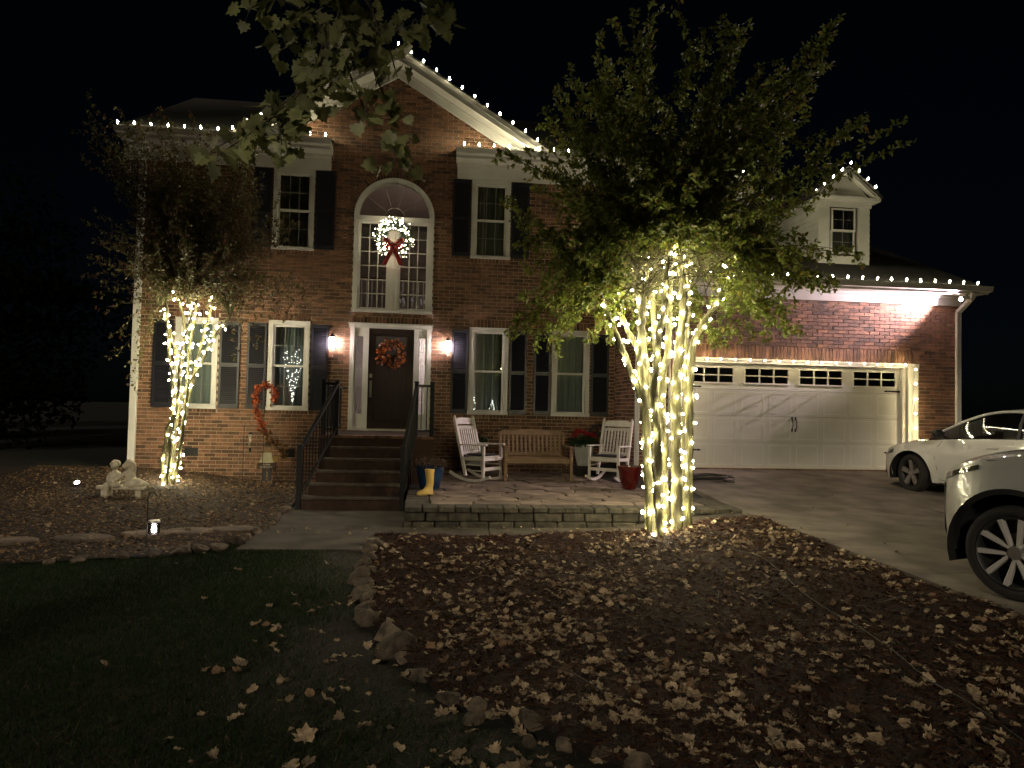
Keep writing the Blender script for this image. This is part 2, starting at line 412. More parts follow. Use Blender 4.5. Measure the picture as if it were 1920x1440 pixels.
# side and rear walls, interior block-out
M_SIDE = mat('brick_side', (.20, .075, .042), .9, (.13, .05, .03), 12, .5, 50)
HB().box(XL, XL+.1, .101, 8, -1.25, EAVE).box(XR-.1, XR, .101, 8, -1.25, EAVE).box(XL, XR, 8, 8.1, -1.25, EAVE).build('side_wall', M_SIDE)
HB().box(GX1-.1, GX1, GY+.101, 6.5, -1, 3.0).box(XR, GX1, 6.5, 6.6, -1, 3.0).build('garage_side_wall', M_SIDE)
HB().box(XL+.1, XR-.1, 4.6, 4.7, -.3, 5.8).box(GX0+.1, GX1-.1, 1.0, 1.1, -.66, 3).box(GX0+.1, GX1-.1, GY+.11, 1.0, -.72, -.66).build('inner_wall', mat('inner_plaster', (.28, .25, .23), .9))
# ---- roofs
def slab_roof(name, pts, th=.08, over=None):
    a, b, c, d = [Vector(p) for p in pts]; n = (b-a).cross(d-a).normalized()
    if n.z < 0: n = -n
    V = [a, b, c, d] + [p-n*th for p in (a, b, c, d)]
    return HB().add(V, [(0, 1, 2, 3), (7, 6, 5, 4), (0, 4, 5, 1), (1, 5, 6, 2), (2, 6, 7, 3), (3, 7, 4, 0)]).build(name, M_SHINGLE)
RE = 5.83
ZW = RE+.57*2.47/4.42
slab_roof('roof', [(XL-.4, .15, ZW), (XR+.4, .15, ZW), (XR+.4, 4.0, 8.3), (XL-.4, 4.0, 8.3)])
slab_roof('roof', [(XL-.4, -.42, RE), (-3.6, -.42, RE), (-3.6, .15, ZW), (XL-.4, .15, ZW)])
slab_roof('roof', [(2.0, -.42, RE), (XR+.4, -.42, RE), (XR+.4, .15, ZW), (2.0, .15, ZW)])
slab_roof('roof', [(XL-.4, 8.5, RE), (XR+.4, 8.5, RE), (XR+.4, 4.0, 8.3), (XL-.4, 4.0, 8.3)])
HB().prism([(.1, EAVE), (8, EAVE), (4.0, 8.2)], XL, XL+.1, 'x').prism([(.1, EAVE), (8, EAVE), (4.0, 8.2)], XR-.1, XR, 'x').build('end_gable', M_SIDE)
for s in (-1, 1):
    slab_roof('gable_roof', [(GC, -.44, APEX+.1), (GC, 3.4, APEX+.1), (GC+s*GHALF, 3.4, RE), (GC+s*GHALF, -.44, RE)], .06)
GR0 = (GY-.45, 3.12); GRS = .45
slab_roof('garage_roof', [(GX0-.30, GR0[0], GR0[1]), (GX1+.30, GR0[0], GR0[1]), (GX1+.30, 4.3, GR0[1]+(4.3-GR0[0])*GRS), (GX0-.30, 4.3, GR0[1]+(4.3-GR0[0])*GRS)])
slab_roof('garage_roof', [(GX0-.30, 7.0, 4.6), (GX1+.30, 7.0, 4.6), (GX1+.30, 4.3, GR0[1]+(4.3-GR0[0])*GRS), (GX0-.30, 4.3, GR0[1]+(4.3-GR0[0])*GRS)])
HB().prism([(GY+.1, 3.0), (6.5, 3.0), (4.3, 5.7), ], GX1-.1, GX1, 'x').build('garage_end_gable', M_SIDE)
# ---- rake boards, cornices, gutters
sl_ = (APEX-EAVE)/GHALF; ang = math.atan(sl_)
for s in (-1, 1):
    rk = HB()
    def rake(y0, y1, d0, d1, mb):        # strip below the roof line between perpendicular drops d0..d1
        c = math.cos(ang)
        A = [(GC, APEX-d0/c), (GC+s*GHALF, EAVE-d0/c), (GC+s*GHALF, EAVE-d1/c), (GC, APEX-d1/c)]
        mb.prism(A, y0, y1)
    rake(-.43, -.40, -.02, .13, rk); rake(-.40, -.012, .09, .12, rk); rake(-.052, -.012, .121, .30, rk); rake(-.075, -.053, .121, .17, rk); rake(-.062, -.0525, .27, .30, rk)
    rk.build('rake_board', M_TRIM)
    m = HB(); rake(-.46, -.431, -.05, .04, m); m.build('drip_edge', mat('drip_metal', (.30, .28, .26), .5))
def cornice(x0, x1, endcap):
    m = HB()
    m.box(x0, x1, -.42, -.39, 5.62, 5.80)                       # fascia
    m.box(x0, x1, -.3899, -.001, 5.63, 5.66)                      # soffit
    m.box(x0+(.03 if endcap == 'L' else 0), x1-(.03 if endcap == 'R' else 0), -.05, -.011, 5.30, 5.63)   # frieze
    m.box(x0+(.02 if endcap == 'L' else 0), x1-(.02 if endcap == 'R' else 0), -.085, -.051, 5.55, 5.63)
    if endcap == 'L': m.box(x0, x0+.03, -.3899, -.011, 5.661, 5.80)
    if endcap == 'R': m.box(x1-.03, x1, -.3899, -.011, 5.661, 5.80)
    m.build('cornice', M_TRIM)
    g = HB(); g.prism([(-.421, 5.68), (-.50, 5.70), (-.53, 5.80), (-.515, 5.80), (-.49, 5.715), (-.421, 5.70)], x0-.02, x1+.02, 'x'); g.build('gutter', M_TRIM)
cornice(XL-.4, -2.10, 'R'); cornice(.46, XR+.4, 'L')
slab_roof('return_roof', [(-3.9, -.44, 5.82), (-2.08, -.44, 5.82), (-2.08, -.012, 5.93), (-3.9, -.012, 5.93)], .03)
slab_roof('return_roof', [(.44, -.44, 5.82), (2.3, -.44, 5.82), (2.3, -.012, 5.93), (.44, -.012, 5.93)], .03)
m = HB(); m.box(GX0-.3, GX1+.3, GY-.45, GY-.42, 2.98, 3.12).box(GX0-.3, GX1+.28, GY-.4199, GY-.001, 3.0, 3.03).box(GX0-.02, GX1+.02, GY-.045, GY-.011, 2.79, 3.0).box(GX0-.02, GX1+.02, GY-.075, GY-.046, 2.94, 3.0)
m.box(GX1+.28, GX1+.30, GY-.4199, 6, 3.0, 3.14); m.build('garage_cornice', M_TRIM)
HB().prism([(GY-.451, 3.02), (GY-.53, 3.03), (GY-.56, 3.13), (GY-.545, 3.13), (GY-.52, 3.045), (GY-.451, 3.035)], GX0-.3, GX1+.32, 'x').build('gutter', M_TRIM)
def downspout(pts, w=.085, d=.06):
    m = HB()
    for a, b in zip(pts[:-1], pts[1:]): m.bar(a, b, w, d, (0, 1, 0))
    m.build('downspout', M_TRIM, bevel=.008)
downspout([(XL-.02, -.46, 5.66), (XL-.02, -.36, 5.5), (XL-.02, -.07, 5.2), (XL-.02, -.07, -.85), (XL-.05, -.2, -.93)], .13, .08)
downspout([(GX1-.07, GY-.49, 3.0), (GX1-.07, GY-.44, 2.90), (GX1-.07, GY-.065, 2.66), (GX1-.07, GY-.065, -.6), (GX1-.07, GY-.2, -.68)], .10, .07)
downspout([(GX0+.06, GY-.49, 3.0), (GX0+.06, GY-.44, 2.90), (GX0+.06, GY-.065, 2.66), (GX0+.06, GY-.065, -.62), (GX0+.16, GY-.25, -.80)], .085, .06)
# crawl-space vents
for x0, x1 in ((-4.83, -4.57), (-2.92, -2.68)):
    v = HB().box(x0, x1, -.02, .0, -.64, -.47).build('vent', M_DARK)
    for k in range(4): HB().box(x0+.015, x1-.015, -.026, -.0205, -.62+k*.04, -.60+k*.04).build('slat', M_DARK, v)
# ---- double-hung windows
def window(x0, x1, z0, z1, y=0., cols=3, rows=2, curt=True, parent=None, name='window', cw=.085, ctone=None, pname='pane', cdep=.125):
    parent = HOUSE if parent is None else parent
    m = HB(); yo = y-.03
    m.box(x0, x0+cw, yo, y+.09, z0+.055, z1-cw).box(x1-cw, x1, yo, y+.09, z0+.055, z1-cw).box(x0, x1, yo-.004, y+.09, z1-cw, z1).box(x0-.012, x1+.012, yo-.03, y+.09, z0, z0+.055)
    m.box(x0-.006, x1+.006, yo-.016, yo-.0041, z1-.022, z1+.006)
    win = m.build(name, M_TRIM, parent) if name else None
    host = win if win is not None else parent
    ix0, ix1, iz0, iz1 = x0+cw, x1-cw, z0+.055, z1-cw; mid = (iz0+iz1)/2; sf = .042
    for si, (a, b, yy) in enumerate(((mid-.012, iz1, y+.02), (iz0, mid+.022, y+.052))):
        s = HB().box(ix0, ix0+sf, yy, yy+.03, a, b).box(ix1-sf, ix1, yy, yy+.03, a, b).box(ix0+sf, ix1-sf, yy, yy+.03, b-sf*.85, b).box(ix0+sf, ix1-sf, yy, yy+.03, a, a+sf)
        gx0, gx1, gz0, gz1 = ix0+sf, ix1-sf, a+sf, b-sf*.85
        s.build('sash', M_TRIM, host)
        mu = HB(); mw = .009
        for c in range(1, cols): xx = gx0+(gx1-gx0)*c/cols; mu.box(xx-mw/2, xx+mw/2, yy+.008, yy+.02, gz0, gz1)
        for r in range(1, rows): zz = gz0+(gz1-gz0)*r/rows; mu.box(gx0, gx1, yy+.0085, yy+.0195, zz-mw/2, zz+mw/2)
        if cols > 1 or rows > 1: mu.build('muntin', mat('grille_grey', (.36, .36, .33), .5), host)
        for c in range(cols):
            for r in range(rows):
                HB().box(gx0+(gx1-gx0)*c/cols, gx0+(gx1-gx0)*(c+1)/cols, yy+.012, yy+.0145, gz0+(gz1-gz0)*r/rows, gz0+(gz1-gz0)*(r+1)/rows).build(pname, M_GLASS, host)
    if curt:
        n = 60; V = []; rr = random.Random(int(x0*100))
        ph = rr.uniform(0, 6)
        for k in range(n+1):
            t = k/n; x = ix0-.03+(ix1-ix0+.06)*t; d = y+cdep+.016*math.sin(t*34+ph)+.009*math.sin(t*61+1.3*ph)
            V += [(x, d, iz0-.1), (x, d, iz1+.1)]
        HB().add(V, [(2*k, 2*k+2, 2*k+3, 2*k+1) for k in range(n)]).build('curtain', ctone or M_CURT, host, smooth=True)
    return host
for i, (a, b) in enumerate((W1, W2, W3, W4)): window(a, b, *WZ, cdep=(.125, .30, .30, .125)[i])
for a, b in UW: window(a, b, *UZ, ctone=mat('dim_curtain', (.22, .20, .17), .9))
# ---- louvred shutters
def shutter(x0, x1, z0, z1):
    y0, y1 = -.05, -.014; st = .045
    m = HB().box(x0, x0+st, y0, y1, z0, z1).box(x1-st, x1, y0, y1, z0, z1); mid = (z0+z1)/2
    for p, q in ((z0, z0+.09), (mid-.04, mid+.04), (z1-.07, z1)): m.box(x0+st, x1-st, y0+.002, y1, p, q)
    m.box(x0+st, x1-st, y1-.008, y1-.001, z0+.09, z1-.07)
    sh = m.build('shutter', M_SHUT)
    lv = HB()
    for p, q in ((z0+.09, mid-.04), (mid+.04, z1-.07)):
        n = int((q-p)/.036)
        for k in range(n):
            z = p+(k+.5)*(q-p)/n
            lv.add([(x0+st, y0+.004, z-.018), (x1-st, y0+.004, z-.018), (x1-st, y1-.010, z+.018), (x0+st, y1-.010, z+.018), (x0+st, y0+.008, z-.022), (x1-st, y0+.008, z-.022), (x1-st, y1-.009, z+.012), (x0+st, y1-.009, z+.012)], [(0, 1, 2, 3), (7, 6, 5, 4), (0, 4, 5, 1), (2, 6, 7, 3)])
    lv.build('louver', M_SHUT, sh, kind='stuff')
SZ = (.33, 2.09)
for a, b in ((-5.50, -5.12), (-4.22, -3.82), (-3.68, -3.30), (-2.42, -2.07), (.46, .81), (1.69, 2.06), (2.215, 2.58), (3.46, 3.85)): shutter(a, b, *SZ)
for a, b in ((-3.68, -3.30), (-2.41, -2.02), (.41, .79), (1.67, 2.05)): shutter(a, b, 3.65, 5.28)
# ---- arched window
def arched():
    x0, x1, z0, zs = -1.622, .028, 2.39, 4.36; c = GC; R = .826
    m = HB(); fw = .10
    m.box(x0, x0+fw, -.035, .09, z0+.06, zs-.06).box(x1-fw, x1, -.035, .09, z0+.06, zs-.06).box(x0-.01, x1+.01, -.06, .09, z0, z0+.06).box(x0-.005, x1+.005, -.045, .09, zs-.06, zs+.05).box(c-.10, c+.10, -.03, .09, z0+.06, zs-.06)
    m.box(c-.02, c+.02, -.042, -.0301, z0+.06, zs-.06)
    n = 40
    for r0, r1, ya in ((R-.10, R+.005, -.035), (R-.045, R+.005, -.0505)):
        for k in range(n):
            t0, t1 = PI*k/n, PI*(k+1)/n
            V = [(c-r*math.cos(t), d, zs+.05+r*math.sin(t)*.985) for d in (ya, .09 if ya > -.04 else -.0351) for r, t in ((r0, t0), (r1, t0), (r1, t1), (r0, t1))]
            m.add(V, [(0, 1, 2, 3), (7, 6, 5, 4), (0, 4, 5, 1), (2, 6, 7, 3)])
    w = m.build('arched_window', M_TRIM)
    for gx0, gx1 in ((x0+fw, c-.10), (c+.10, x1-fw)):
        z_a, z_b = z0+.06, zs-.06; sf = .045
        HB().box(gx0, gx0+sf, .01, .05, z_a, z_b).box(gx1-sf, gx1, .01, .05, z_a, z_b).box(gx0+sf, gx1-sf, .01, .05, z_a, z_a+sf).box(gx0+sf, gx1-sf, .01, .05, z_b-sf, z_b).build('sash', M_TRIM, w)
        a0, a1, b0, b1 = gx0+sf, gx1-sf, z_a+sf, z_b-sf; mu = HB()
        for k in range(1, 3): xx = a0+(a1-a0)*k/3; mu.box(xx-.009, xx+.009, .02, .04, b0, b1)
        for k in range(1, 6): zz = b0+(b1-b0)*k/6; mu.box(a0, a1, .021, .039, zz-.009, zz+.009)
        mu.build('muntin', M_TRIM, w)
        for i in range(3):
            for j in range(6): HB().box(a0+(a1-a0)*i/3, a0+(a1-a0)*(i+1)/3, .029, .032, b0+(b1-b0)*j/6, b0+(b1-b0)*(j+1)/6).build('pane', M_GLASS, w)
    mu = HB(); ri = .20; ro = R-.10; zc = zs+.05
    for k in range(16):
        t0, t1 = PI*k/16, PI*(k+1)/16
        mu.bar((c-ri*math.cos(t0), .03, zc+ri*math.sin(t0)), (c-ri*math.cos(t1), .03, zc+ri*math.sin(t1)), .014, .014, (0, 1, 0))
    for k in range(1, 5):
        t = PI*k/5; mu.bar((c-ri*math.cos(t), .03, zc+ri*math.sin(t)), (c-ro*math.cos(t), .03, zc+ro*math.sin(t)), .010, .010, (0, 1, 0))
    mu.build('fan_muntin', mat('fan_grey', (.35, .30, .28), .5), w)
    for k in range(5):
        ts = [PI*k/5+PI/5*j/6 for j in range(7)]
        V = [(c-ri*math.cos(t), .029, zc+ri*math.sin(t)) for t in ts]+[(c-ro*math.cos(t), .029, zc+ro*math.sin(t)) for t in ts]
        HB().add(V, [(j, j+1, 8+j, 7+j) for j in range(6)]).build('fan_pane', M_GLASS, w)
    V = [(c, .029, zc)]+[(c-ri*math.cos(PI*j/12), .029, zc+ri*math.sin(PI*j/12)) for j in range(13)]
    HB().add(V, [(0, j, j+1) for j in range(1, 13)]).build('fan_pane', M_GLASS, w)
arched()
# ---- front door with sidelights
def entry():
    m = HB(); T = .035
    m.box(-1.636, -1.55, -.04, .09, -.03, 2.06).box(-.053, .033, -.04, .09, -.03, 2.06).box(-1.66, .057, -.055, .09, 2.06, 2.16).box(-1.675, .072, -.075, -.0551, 2.125, 2.165)
    m.box(-1.545+.21, -1.545+.29, -.02, .09, -.02, 2.059).box(-.325, -.245, -.02, .09, -.02, 2.059)
    m.box(-1.64, .037, -.10, .09, -.10, -.031)
    e = m.build('door_frame', M_WHITE)
    for x0, x1 in ((-1.5499, -1.3351), (-.2449, -.0531)):
        HB().box(x0, x1, .0, .04, -.02, .28).box(x0, x0+.035, .0, .04, .28, 1.88).box(x1-.035, x1, .0, .04, .28, 1.88).box(x0, x1, .0, .04, 1.88, 2.059).build('sidelight', M_WHITE, e)
        for k in range(4):
            z = .28+k*.4; HB().box(x0+.035, x1-.035, .018, .021, z, z+.4).build('pane', M_GLASS, e)
        if x0 > -1: 
            mu = HB()
            for k in range(1, 6): mu.box(x0+.035, x1-.035, .012, .017, .28+k*.26, .288+k*.26)
            mu.build('muntin', M_WHITE, e)
    M_DOOR = mat('door_stain', (.020, .011, .009), .4, (.030, .017, .013), 4, .15, 40, stretch=(8, 8, .5))
    d = HB().box(-1.2549, -.3251, .02, .05, -.02, 2.0585); d.box(-1.25, -1.13, .0, .0199, -.02, 2.05).box(-.45, -.33, .0, .0199, -.02, 2.05).box(-1.13, -.45, .0, .0199, -.02, .14).box(-1.13, -.45, .0, .0199, 1.92, 2.05).box(-1.13, -.45, .0, .0199, 1.38, 1.50)
    door = d.build('front_door', M_DOOR)
    for k in range(4): HB().box(-1.125+k*.1695, -.965+k*.1695, .006, .0199, .145, 1.375).build('plank', M_DOOR, door, bevel=.006)
    for k in range(3): HB().box(-1.12+k*.225, -.91+k*.225, .008, .0199, 1.52, 1.90).build('light_panel', mat('door_glass', (.09, .085, .08), .2), door)
    nick = mat('satin_nickel', (.5, .46, .40), .3, metal=1.)
    HB().box(-1.225, -1.165, -.018, -.001, 1.03, 1.11).build('deadbolt', nick, door, bevel=.006)
    hs = HB().box(-1.222, -1.168, -.012, -.001, .62, .97); hs.tube([(-1.195, -.012, .92), (-1.195, -.06, .90), (-1.195, -.07, .80), (-1.195, -.055, .68), (-1.195, -.012, .66)], .011, 8); hs.build('handle', nick, door)
    HB().box(-1.2549, -.3251, -.035, .019, -.03, -.0201).build('threshold', mat('brass_sill', (.35, .24, .10), .4, metal=.8), door)
entry()
# ---- foyer seen through the glass
M_PL = mat('foyer_paint', (.44, .385, .36), .9); M_INW = mat('interior_white', (.75, .72, .70), .6)
fy = HB().box(-2.4, -2.3, .12, 4.4, -.1, 5.25).box(1.0, 1.1, .12, 4.4, -.1, 5.25).box(-2.3, 1.0, 4.3, 4.4, -.1, 5.25).box(-2.3, 1.0, .12, 4.3, 5.2, 5.25)
FOY = fy.build('foyer', M_PL)
HB().box(-2.3, 1.0, .12, 4.3, -.1, -.03).build('foyer_floor', mat('oak_floor', (.20, .10, .05), .35), FOY)
HB().box(-2.3, 1.0, 2.6, 4.3, 2.45, 2.72).build('gallery_floor', M_INW, FOY)
bal = HB().bar((-2.3, 2.62, 3.55), (1.0, 2.62, 3.55), .06, .05)
bal.build('hand_rail', mat('rail_wood', (.12, .06, .03), .4), FOY)
for k in range(26): HB().box(-2.2+k*.125, -2.172+k*.125, 2.605, 2.635, 2.72, 3.53).build('baluster', M_INW, FOY)
st = HB()
for k in range(8): st.box(-2.28, -1.3, 1.4+k*.27, 1.68+k*.27, -.03, .15+k*.18)
st.build('stair', M_INW, FOY)
ch = empty('chandelier', (-.42, 1.5, 2.75), 0, 'glass chandelier hanging in the foyer behind the arched window', 'chandelier')
cm = MB().tube([(0, 0, .05), (0, 0, 2.45)], .006, 6); cm.lathe([(0, -.12), (.03, -.1), (.02, .0), (.045, .06), (.02, .12), (0, .14)], 10)
for k in range(8):
    a = 2*PI*k/8; cm.tube([(0, 0, 0), (.12*math.cos(a), .12*math.sin(a), -.07), (.26*math.cos(a), .26*math.sin(a), -.02), (.28*math.cos(a), .28*math.sin(a), .06)], .006, 6)
cm.build('arm', mat('chandelier_metal', (.55, .5, .42), .3, metal=.6), ch)
for k in range(8):
    a = 2*PI*k/8; MB().lathe([(.006, .06), (.022, .09), (.028, .14), (.020, .165)], 8, (.28*math.cos(a), .28*math.sin(a), 0)).build('shade', glow('chandelier_glow', (1, .82, .74), .11), ch)
# foyer ceiling lamp under the gallery (the hall is lit in the photograph)
lm = empty('hall_lamp', (.15, 3.4, 2.45), 0, 'small lit ceiling lamp inside the entrance hall', 'lamp')
MB().lathe([(.0, -.12), (.10, -.10), (.14, -.03), (.14, 0)], 16).build('shade', glow('hall_glow', (1, .86, .85), 260.0), lm)
MB().lathe([(.145, -.02), (.15, 0.0), (0, .0)], 16).build('rim', M_DARK, lm)
wl_ = empty('foyer_lamp', (.80, .62, 4.86), 0, 'unseen globe lamp added high in the foyer to light its ceiling', 'lamp')  # added lamp, out of sight from outside, brightens the foyer ceiling
MB().lathe([(0, -.12), (.08, -.09), (.12, 0), (.08, .09), (0, .12)], 14).build('globe', glow('foyer_fill_glow', (1, .82, .70), 26.0), wl_, smooth=True)
MB().tube([(0, 0, .12), (.2, 0, .14)], .015, 6).build('bracket', M_DARK, wl_)
# ---- garage door
def garage():
    x0, x1, z0, z1 = 5.03, 9.69, -.645, 1.46; y = GY+.06
    c = HB().box(4.70, x0, GY-.0, GY+.14, -.66, 1.461).box(x1, 10.02, GY-.0, GY+.14, -.66, 1.461).box(4.69, 10.03, GY-.035, GY+.14, 1.461, 1.56).box(x1+.10, 10.02, GY-.03, GY-.001, -.66, 1.461).box(4.70, x0-.10, GY-.03, GY-.001, -.66, 1.461).box(x1+.10, x1+.125, GY-.045, GY-.0301, -.66, 1.461).box(x0-.125, x0-.10, GY-.045, GY-.0301, -.66, 1.461)
    c.build('garage_casing', M_WHITE)
    M_GD = mat('garage_door_paint', (.80, .79, .77), .5, (.72, .70, .67), 1.5, .04, 80)
    g = empty('garage_door', (7.36, y, z0)); g.parent = HOUSE; g.matrix_parent_inverse = parent_inv(HOUSE)
    hs = (z1-z0-.02)/4
    for r in range(4):
        p = z0+.02+r*hs; q = p+hs-.006
        if r < 3: s = HB().box(x0+.004, x1-.004, y, y+.04, p, q)
        else:
            s = HB(); gz0, gz1 = p+.14, q-.09
            s.box(x0+.004, x1-.004, y, y+.04, p, gz0).box(x0+.004, x1-.004, y, y+.04, gz1, q)
        if r == 3:
            xs = [x0+.004]
            for k in range(4):
                cx = x0+(k+.5)*(x1-x0)/4; xs += [cx-.455, cx+.455]
            xs.append(x1-.004)
            for k in range(0, 10, 2): s.box(xs[k], xs[k+1], y, y+.04, gz0, gz1)
        sec = s.build('section', M_GD, g)
        if r < 3:
            for k in range(8):
                cx = x0+(k+.5)*(x1-x0)/8; hw = .232; pp, qq = p+.055, q-.05
                m = HB()
                for a0, a1, b0, b1 in ((cx-hw, cx+hw, pp, pp+.018), (cx-hw, cx+hw, qq-.018, qq), (cx-hw, cx-hw+.018, pp+.018, qq-.018), (cx+hw-.018, cx+hw, pp+.018, qq-.018)): m.box(a0, a1, y-.0018, y-.0005, b0, b1)
                m.build('panel', mat('garage_panel_highlight', (.88, .87, .85), .5), g)  # lighter colour stands in for light on raised panel edges
        else:
            for k in range(4):
                cx = x0+(k+.5)*(x1-x0)/4
                m = HB(); a0, a1 = cx-.455, cx+.455
                m.box(a0-.03, a1+.03, y-.012, y-.0005, gz0-.03, gz0).box(a0-.03, a1+.03, y-.012, y-.0005, gz1, gz1+.03).box(a0-.03, a0, y-.012, y-.0005, gz0, gz1).box(a1, a1+.03, y-.012, y-.0005, gz0, gz1)
                for j in (1, 2): m.box(a0+(a1-a0)*j/3-.015, a0+(a1-a0)*j/3+.015, y-.006, y+.02, gz0, gz1)
                zz = (gz0+gz1)/2; m.box(a0, a1, y-.005, y+.0195, zz-.013, zz+.013); m.build('window_frame', M_GD, g)
                for j in range(3):
                    for i in range(2): HB().box(a0+(a1-a0)*j/3, a0+(a1-a0)*(j+1)/3, y+.008, y+.011, gz0+(gz1-gz0)*i/2, gz0+(gz1-gz0)*(i+1)/2).build('pane', M_GLASS, g)
    HB().box(x0, x1, y+.005, y+.04, z0-.012, z0+.02).build('bottom_seal', M_DARK, g)
    for s in (-1, 1):
        x = 7.36+s*.035; HB().tube([(x, y-.012, .14), (x+s*.012, y-.045, .20), (x, y-.05, .26), (x+s*.012, y-.045, .32), (x, y-.012, .38)], [.012, .009, .008, .009, .012], 6).box(x-.014, x+.014, y-.012, y-.0005, .11, .17).box(x-.014, x+.014, y-.012, y-.0005, .35, .41).build('handle', M_DARK, g)
    for xx, s in ((x1-.02, -1), (x0+.02, 1)):
        for z in (.98, -.28):
            if s < 0 or True: HB().add([(xx, y-.012, z-.022), (xx, y-.012, z+.022), (xx+s*.30, y-.012, z+.012), (xx+s*.30, y-.012, z+.025), (xx+s*.37, y-.012, z), (xx+s*.30, y-.012, z-.025), (xx+s*.30, y-.012, z-.012)], [(0, 1, 2, 3, 4, 5, 6)]).build('strap_hinge', M_DARK, g)
garage()
# ---- dormers on the garage roof
M_SIDING = mat('white_siding', (.62, .61, .57), .55, (.56, .55, .50), 4)
def dormer(cx):
    yf = -.3; hw = .60; zb, ze, za = 3.80, 5.22, 5.90
    d = empty('dormer', (cx, yf, zb)); d.parent = HOUSE; d.matrix_parent_inverse = parent_inv(HOUSE)
    roofz = lambda y: GR0[1]+(y-GR0[0])*GRS
    m = HB().box(cx-hw, cx-.34, yf, yf+.08, zb, ze).box(cx+.34, cx+hw, yf, yf+.08, zb, ze).box(cx-.34, cx+.34, yf, yf+.08, zb, 4.0).box(cx-.34, cx+.34, yf, yf+.08, 5.12, ze)
    m.build('face', M_SIDING, d)
    for s in (-1, 1):
        for k in range(11):
            z0 = zb+k*.13; z1 = z0+.128
            if z1 > ze+.02: break
            yb = (z0+.06-GR0[1])/GRS+GR0[0]; x = cx+s*hw
            if yb < yf+.1: continue
            HB().add([(x, yf+.001, z0), (x, yb, z0), (x-s*.0, yb, z1), (x, yf+.001, z1), (x+s*.012, yf+.001, z0), (x+s*.012, yb, z0)], [(0, 1, 5, 4), (4, 5, 2, 3), (0, 1, 2, 3), (0, 4, 3), (1, 2, 5)]).build('siding_board', M_SIDING, d)
    window(cx-.34, cx+.34, 4.0, 5.12, yf, 2, 2, True, d, None, .055, mat('dim_curtain', (.22, .20, .17), .9))
    HB().box(cx-hw-.14, cx+hw+.14, yf-.16, yf-.001, ze-.03, ze+.06).box(cx-hw-.02, cx+hw+.02, yf-.05, yf-.0015, ze-.14, ze-.03).build('eave_board', M_TRIM, d)
    for s in (-1, 1):
        HB().box(cx+s*(hw+.07)-.07, cx+s*(hw+.07)+.07, yf+.0, 2.6, ze-.03, ze+.05).build('eave_return', M_TRIM, d)
    n = 5
    for k in range(n):
        z0 = ze+.06+k*(za-ze-.16)/n; z1 = z0+(za-ze-.16)/n; f0 = hw*(1-(z0-ze-.06)/(za-ze-.06)); f1 = hw*(1-(z1-ze-.06)/(za-ze-.06))
        HB().prism([(cx-f0, z0), (cx+f0, z0), (cx+f1, z1), (cx-f1, z1)], yf-.012-.004*(k % 2), yf+.04).build('siding_board', M_SIDING, d)
    sl = (za-ze)/(hw+.16)
    for s in (-1, 1):
        HB().prism([(cx, za), (cx+s*(hw+.16), ze+.06), (cx+s*(hw+.16), ze-.02), (cx, za-.09)], yf-.17, yf-.03).build('rake_board', M_TRIM, d)
        a, b = Vector((cx, yf-.2, za+.02)), Vector((cx+s*(hw+.2), yf-.2, ze+.045)); yb1 = (za-GR0[1])/GRS+GR0[0]; 
        HB().add([a, b, (b.x, 2.9, b.z), (a.x, 4.2, a.z), a+Vector((0, 0, .05)), b+Vector((0, 0, .05)), (b.x, 2.9, b.z+.05), (a.x, 4.2, a.z+.05)], [(0, 1, 2, 3), (7, 6, 5, 4), (0, 4, 5, 1), (1, 5, 6, 2), (2, 6, 7, 3)]).build('roof', M_SHINGLE, d)
dormer(9.06); dormer(6.2)
# ------------------------------------------------------------------ stoop, steps, railings
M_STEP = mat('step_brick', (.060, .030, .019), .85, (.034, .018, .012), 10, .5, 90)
M_LIT_NOSE = mat('step_edge_lit', (.10, .075, .055), .8, (.05, .038, .028), 14, .4, 90)  # lighter than the risers: light caught on the edges is in the colour
ST = empty('front_steps', (-.95, -2.7, -1.15), 0, 'dark brick front steps climbing to the entrance landing', 'steps')
def SB(*a):
    return MB()
def stp(mb, name, m, **k):
    o = mb.build(name, m, ST, **k); o.matrix_parent_inverse = parent_inv(ST); return o
LZ, LY, RI, TR = -.061, -2.68, .178, .25
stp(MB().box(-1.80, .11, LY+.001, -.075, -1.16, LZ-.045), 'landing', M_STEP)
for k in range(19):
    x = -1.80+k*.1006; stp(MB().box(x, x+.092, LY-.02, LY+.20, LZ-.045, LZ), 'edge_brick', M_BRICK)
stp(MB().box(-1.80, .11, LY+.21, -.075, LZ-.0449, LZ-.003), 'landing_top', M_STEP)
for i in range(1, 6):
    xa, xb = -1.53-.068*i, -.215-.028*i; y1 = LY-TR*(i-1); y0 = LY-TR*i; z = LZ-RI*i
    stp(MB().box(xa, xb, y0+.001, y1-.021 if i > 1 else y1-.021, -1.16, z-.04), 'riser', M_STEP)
    stp(MB().box(xa-.004, xb+.004, y0-.02, y1-.0215 if i == 1 else y1, z-.0395, z), 'tread', M_LIT_NOSE, bevel=.008)
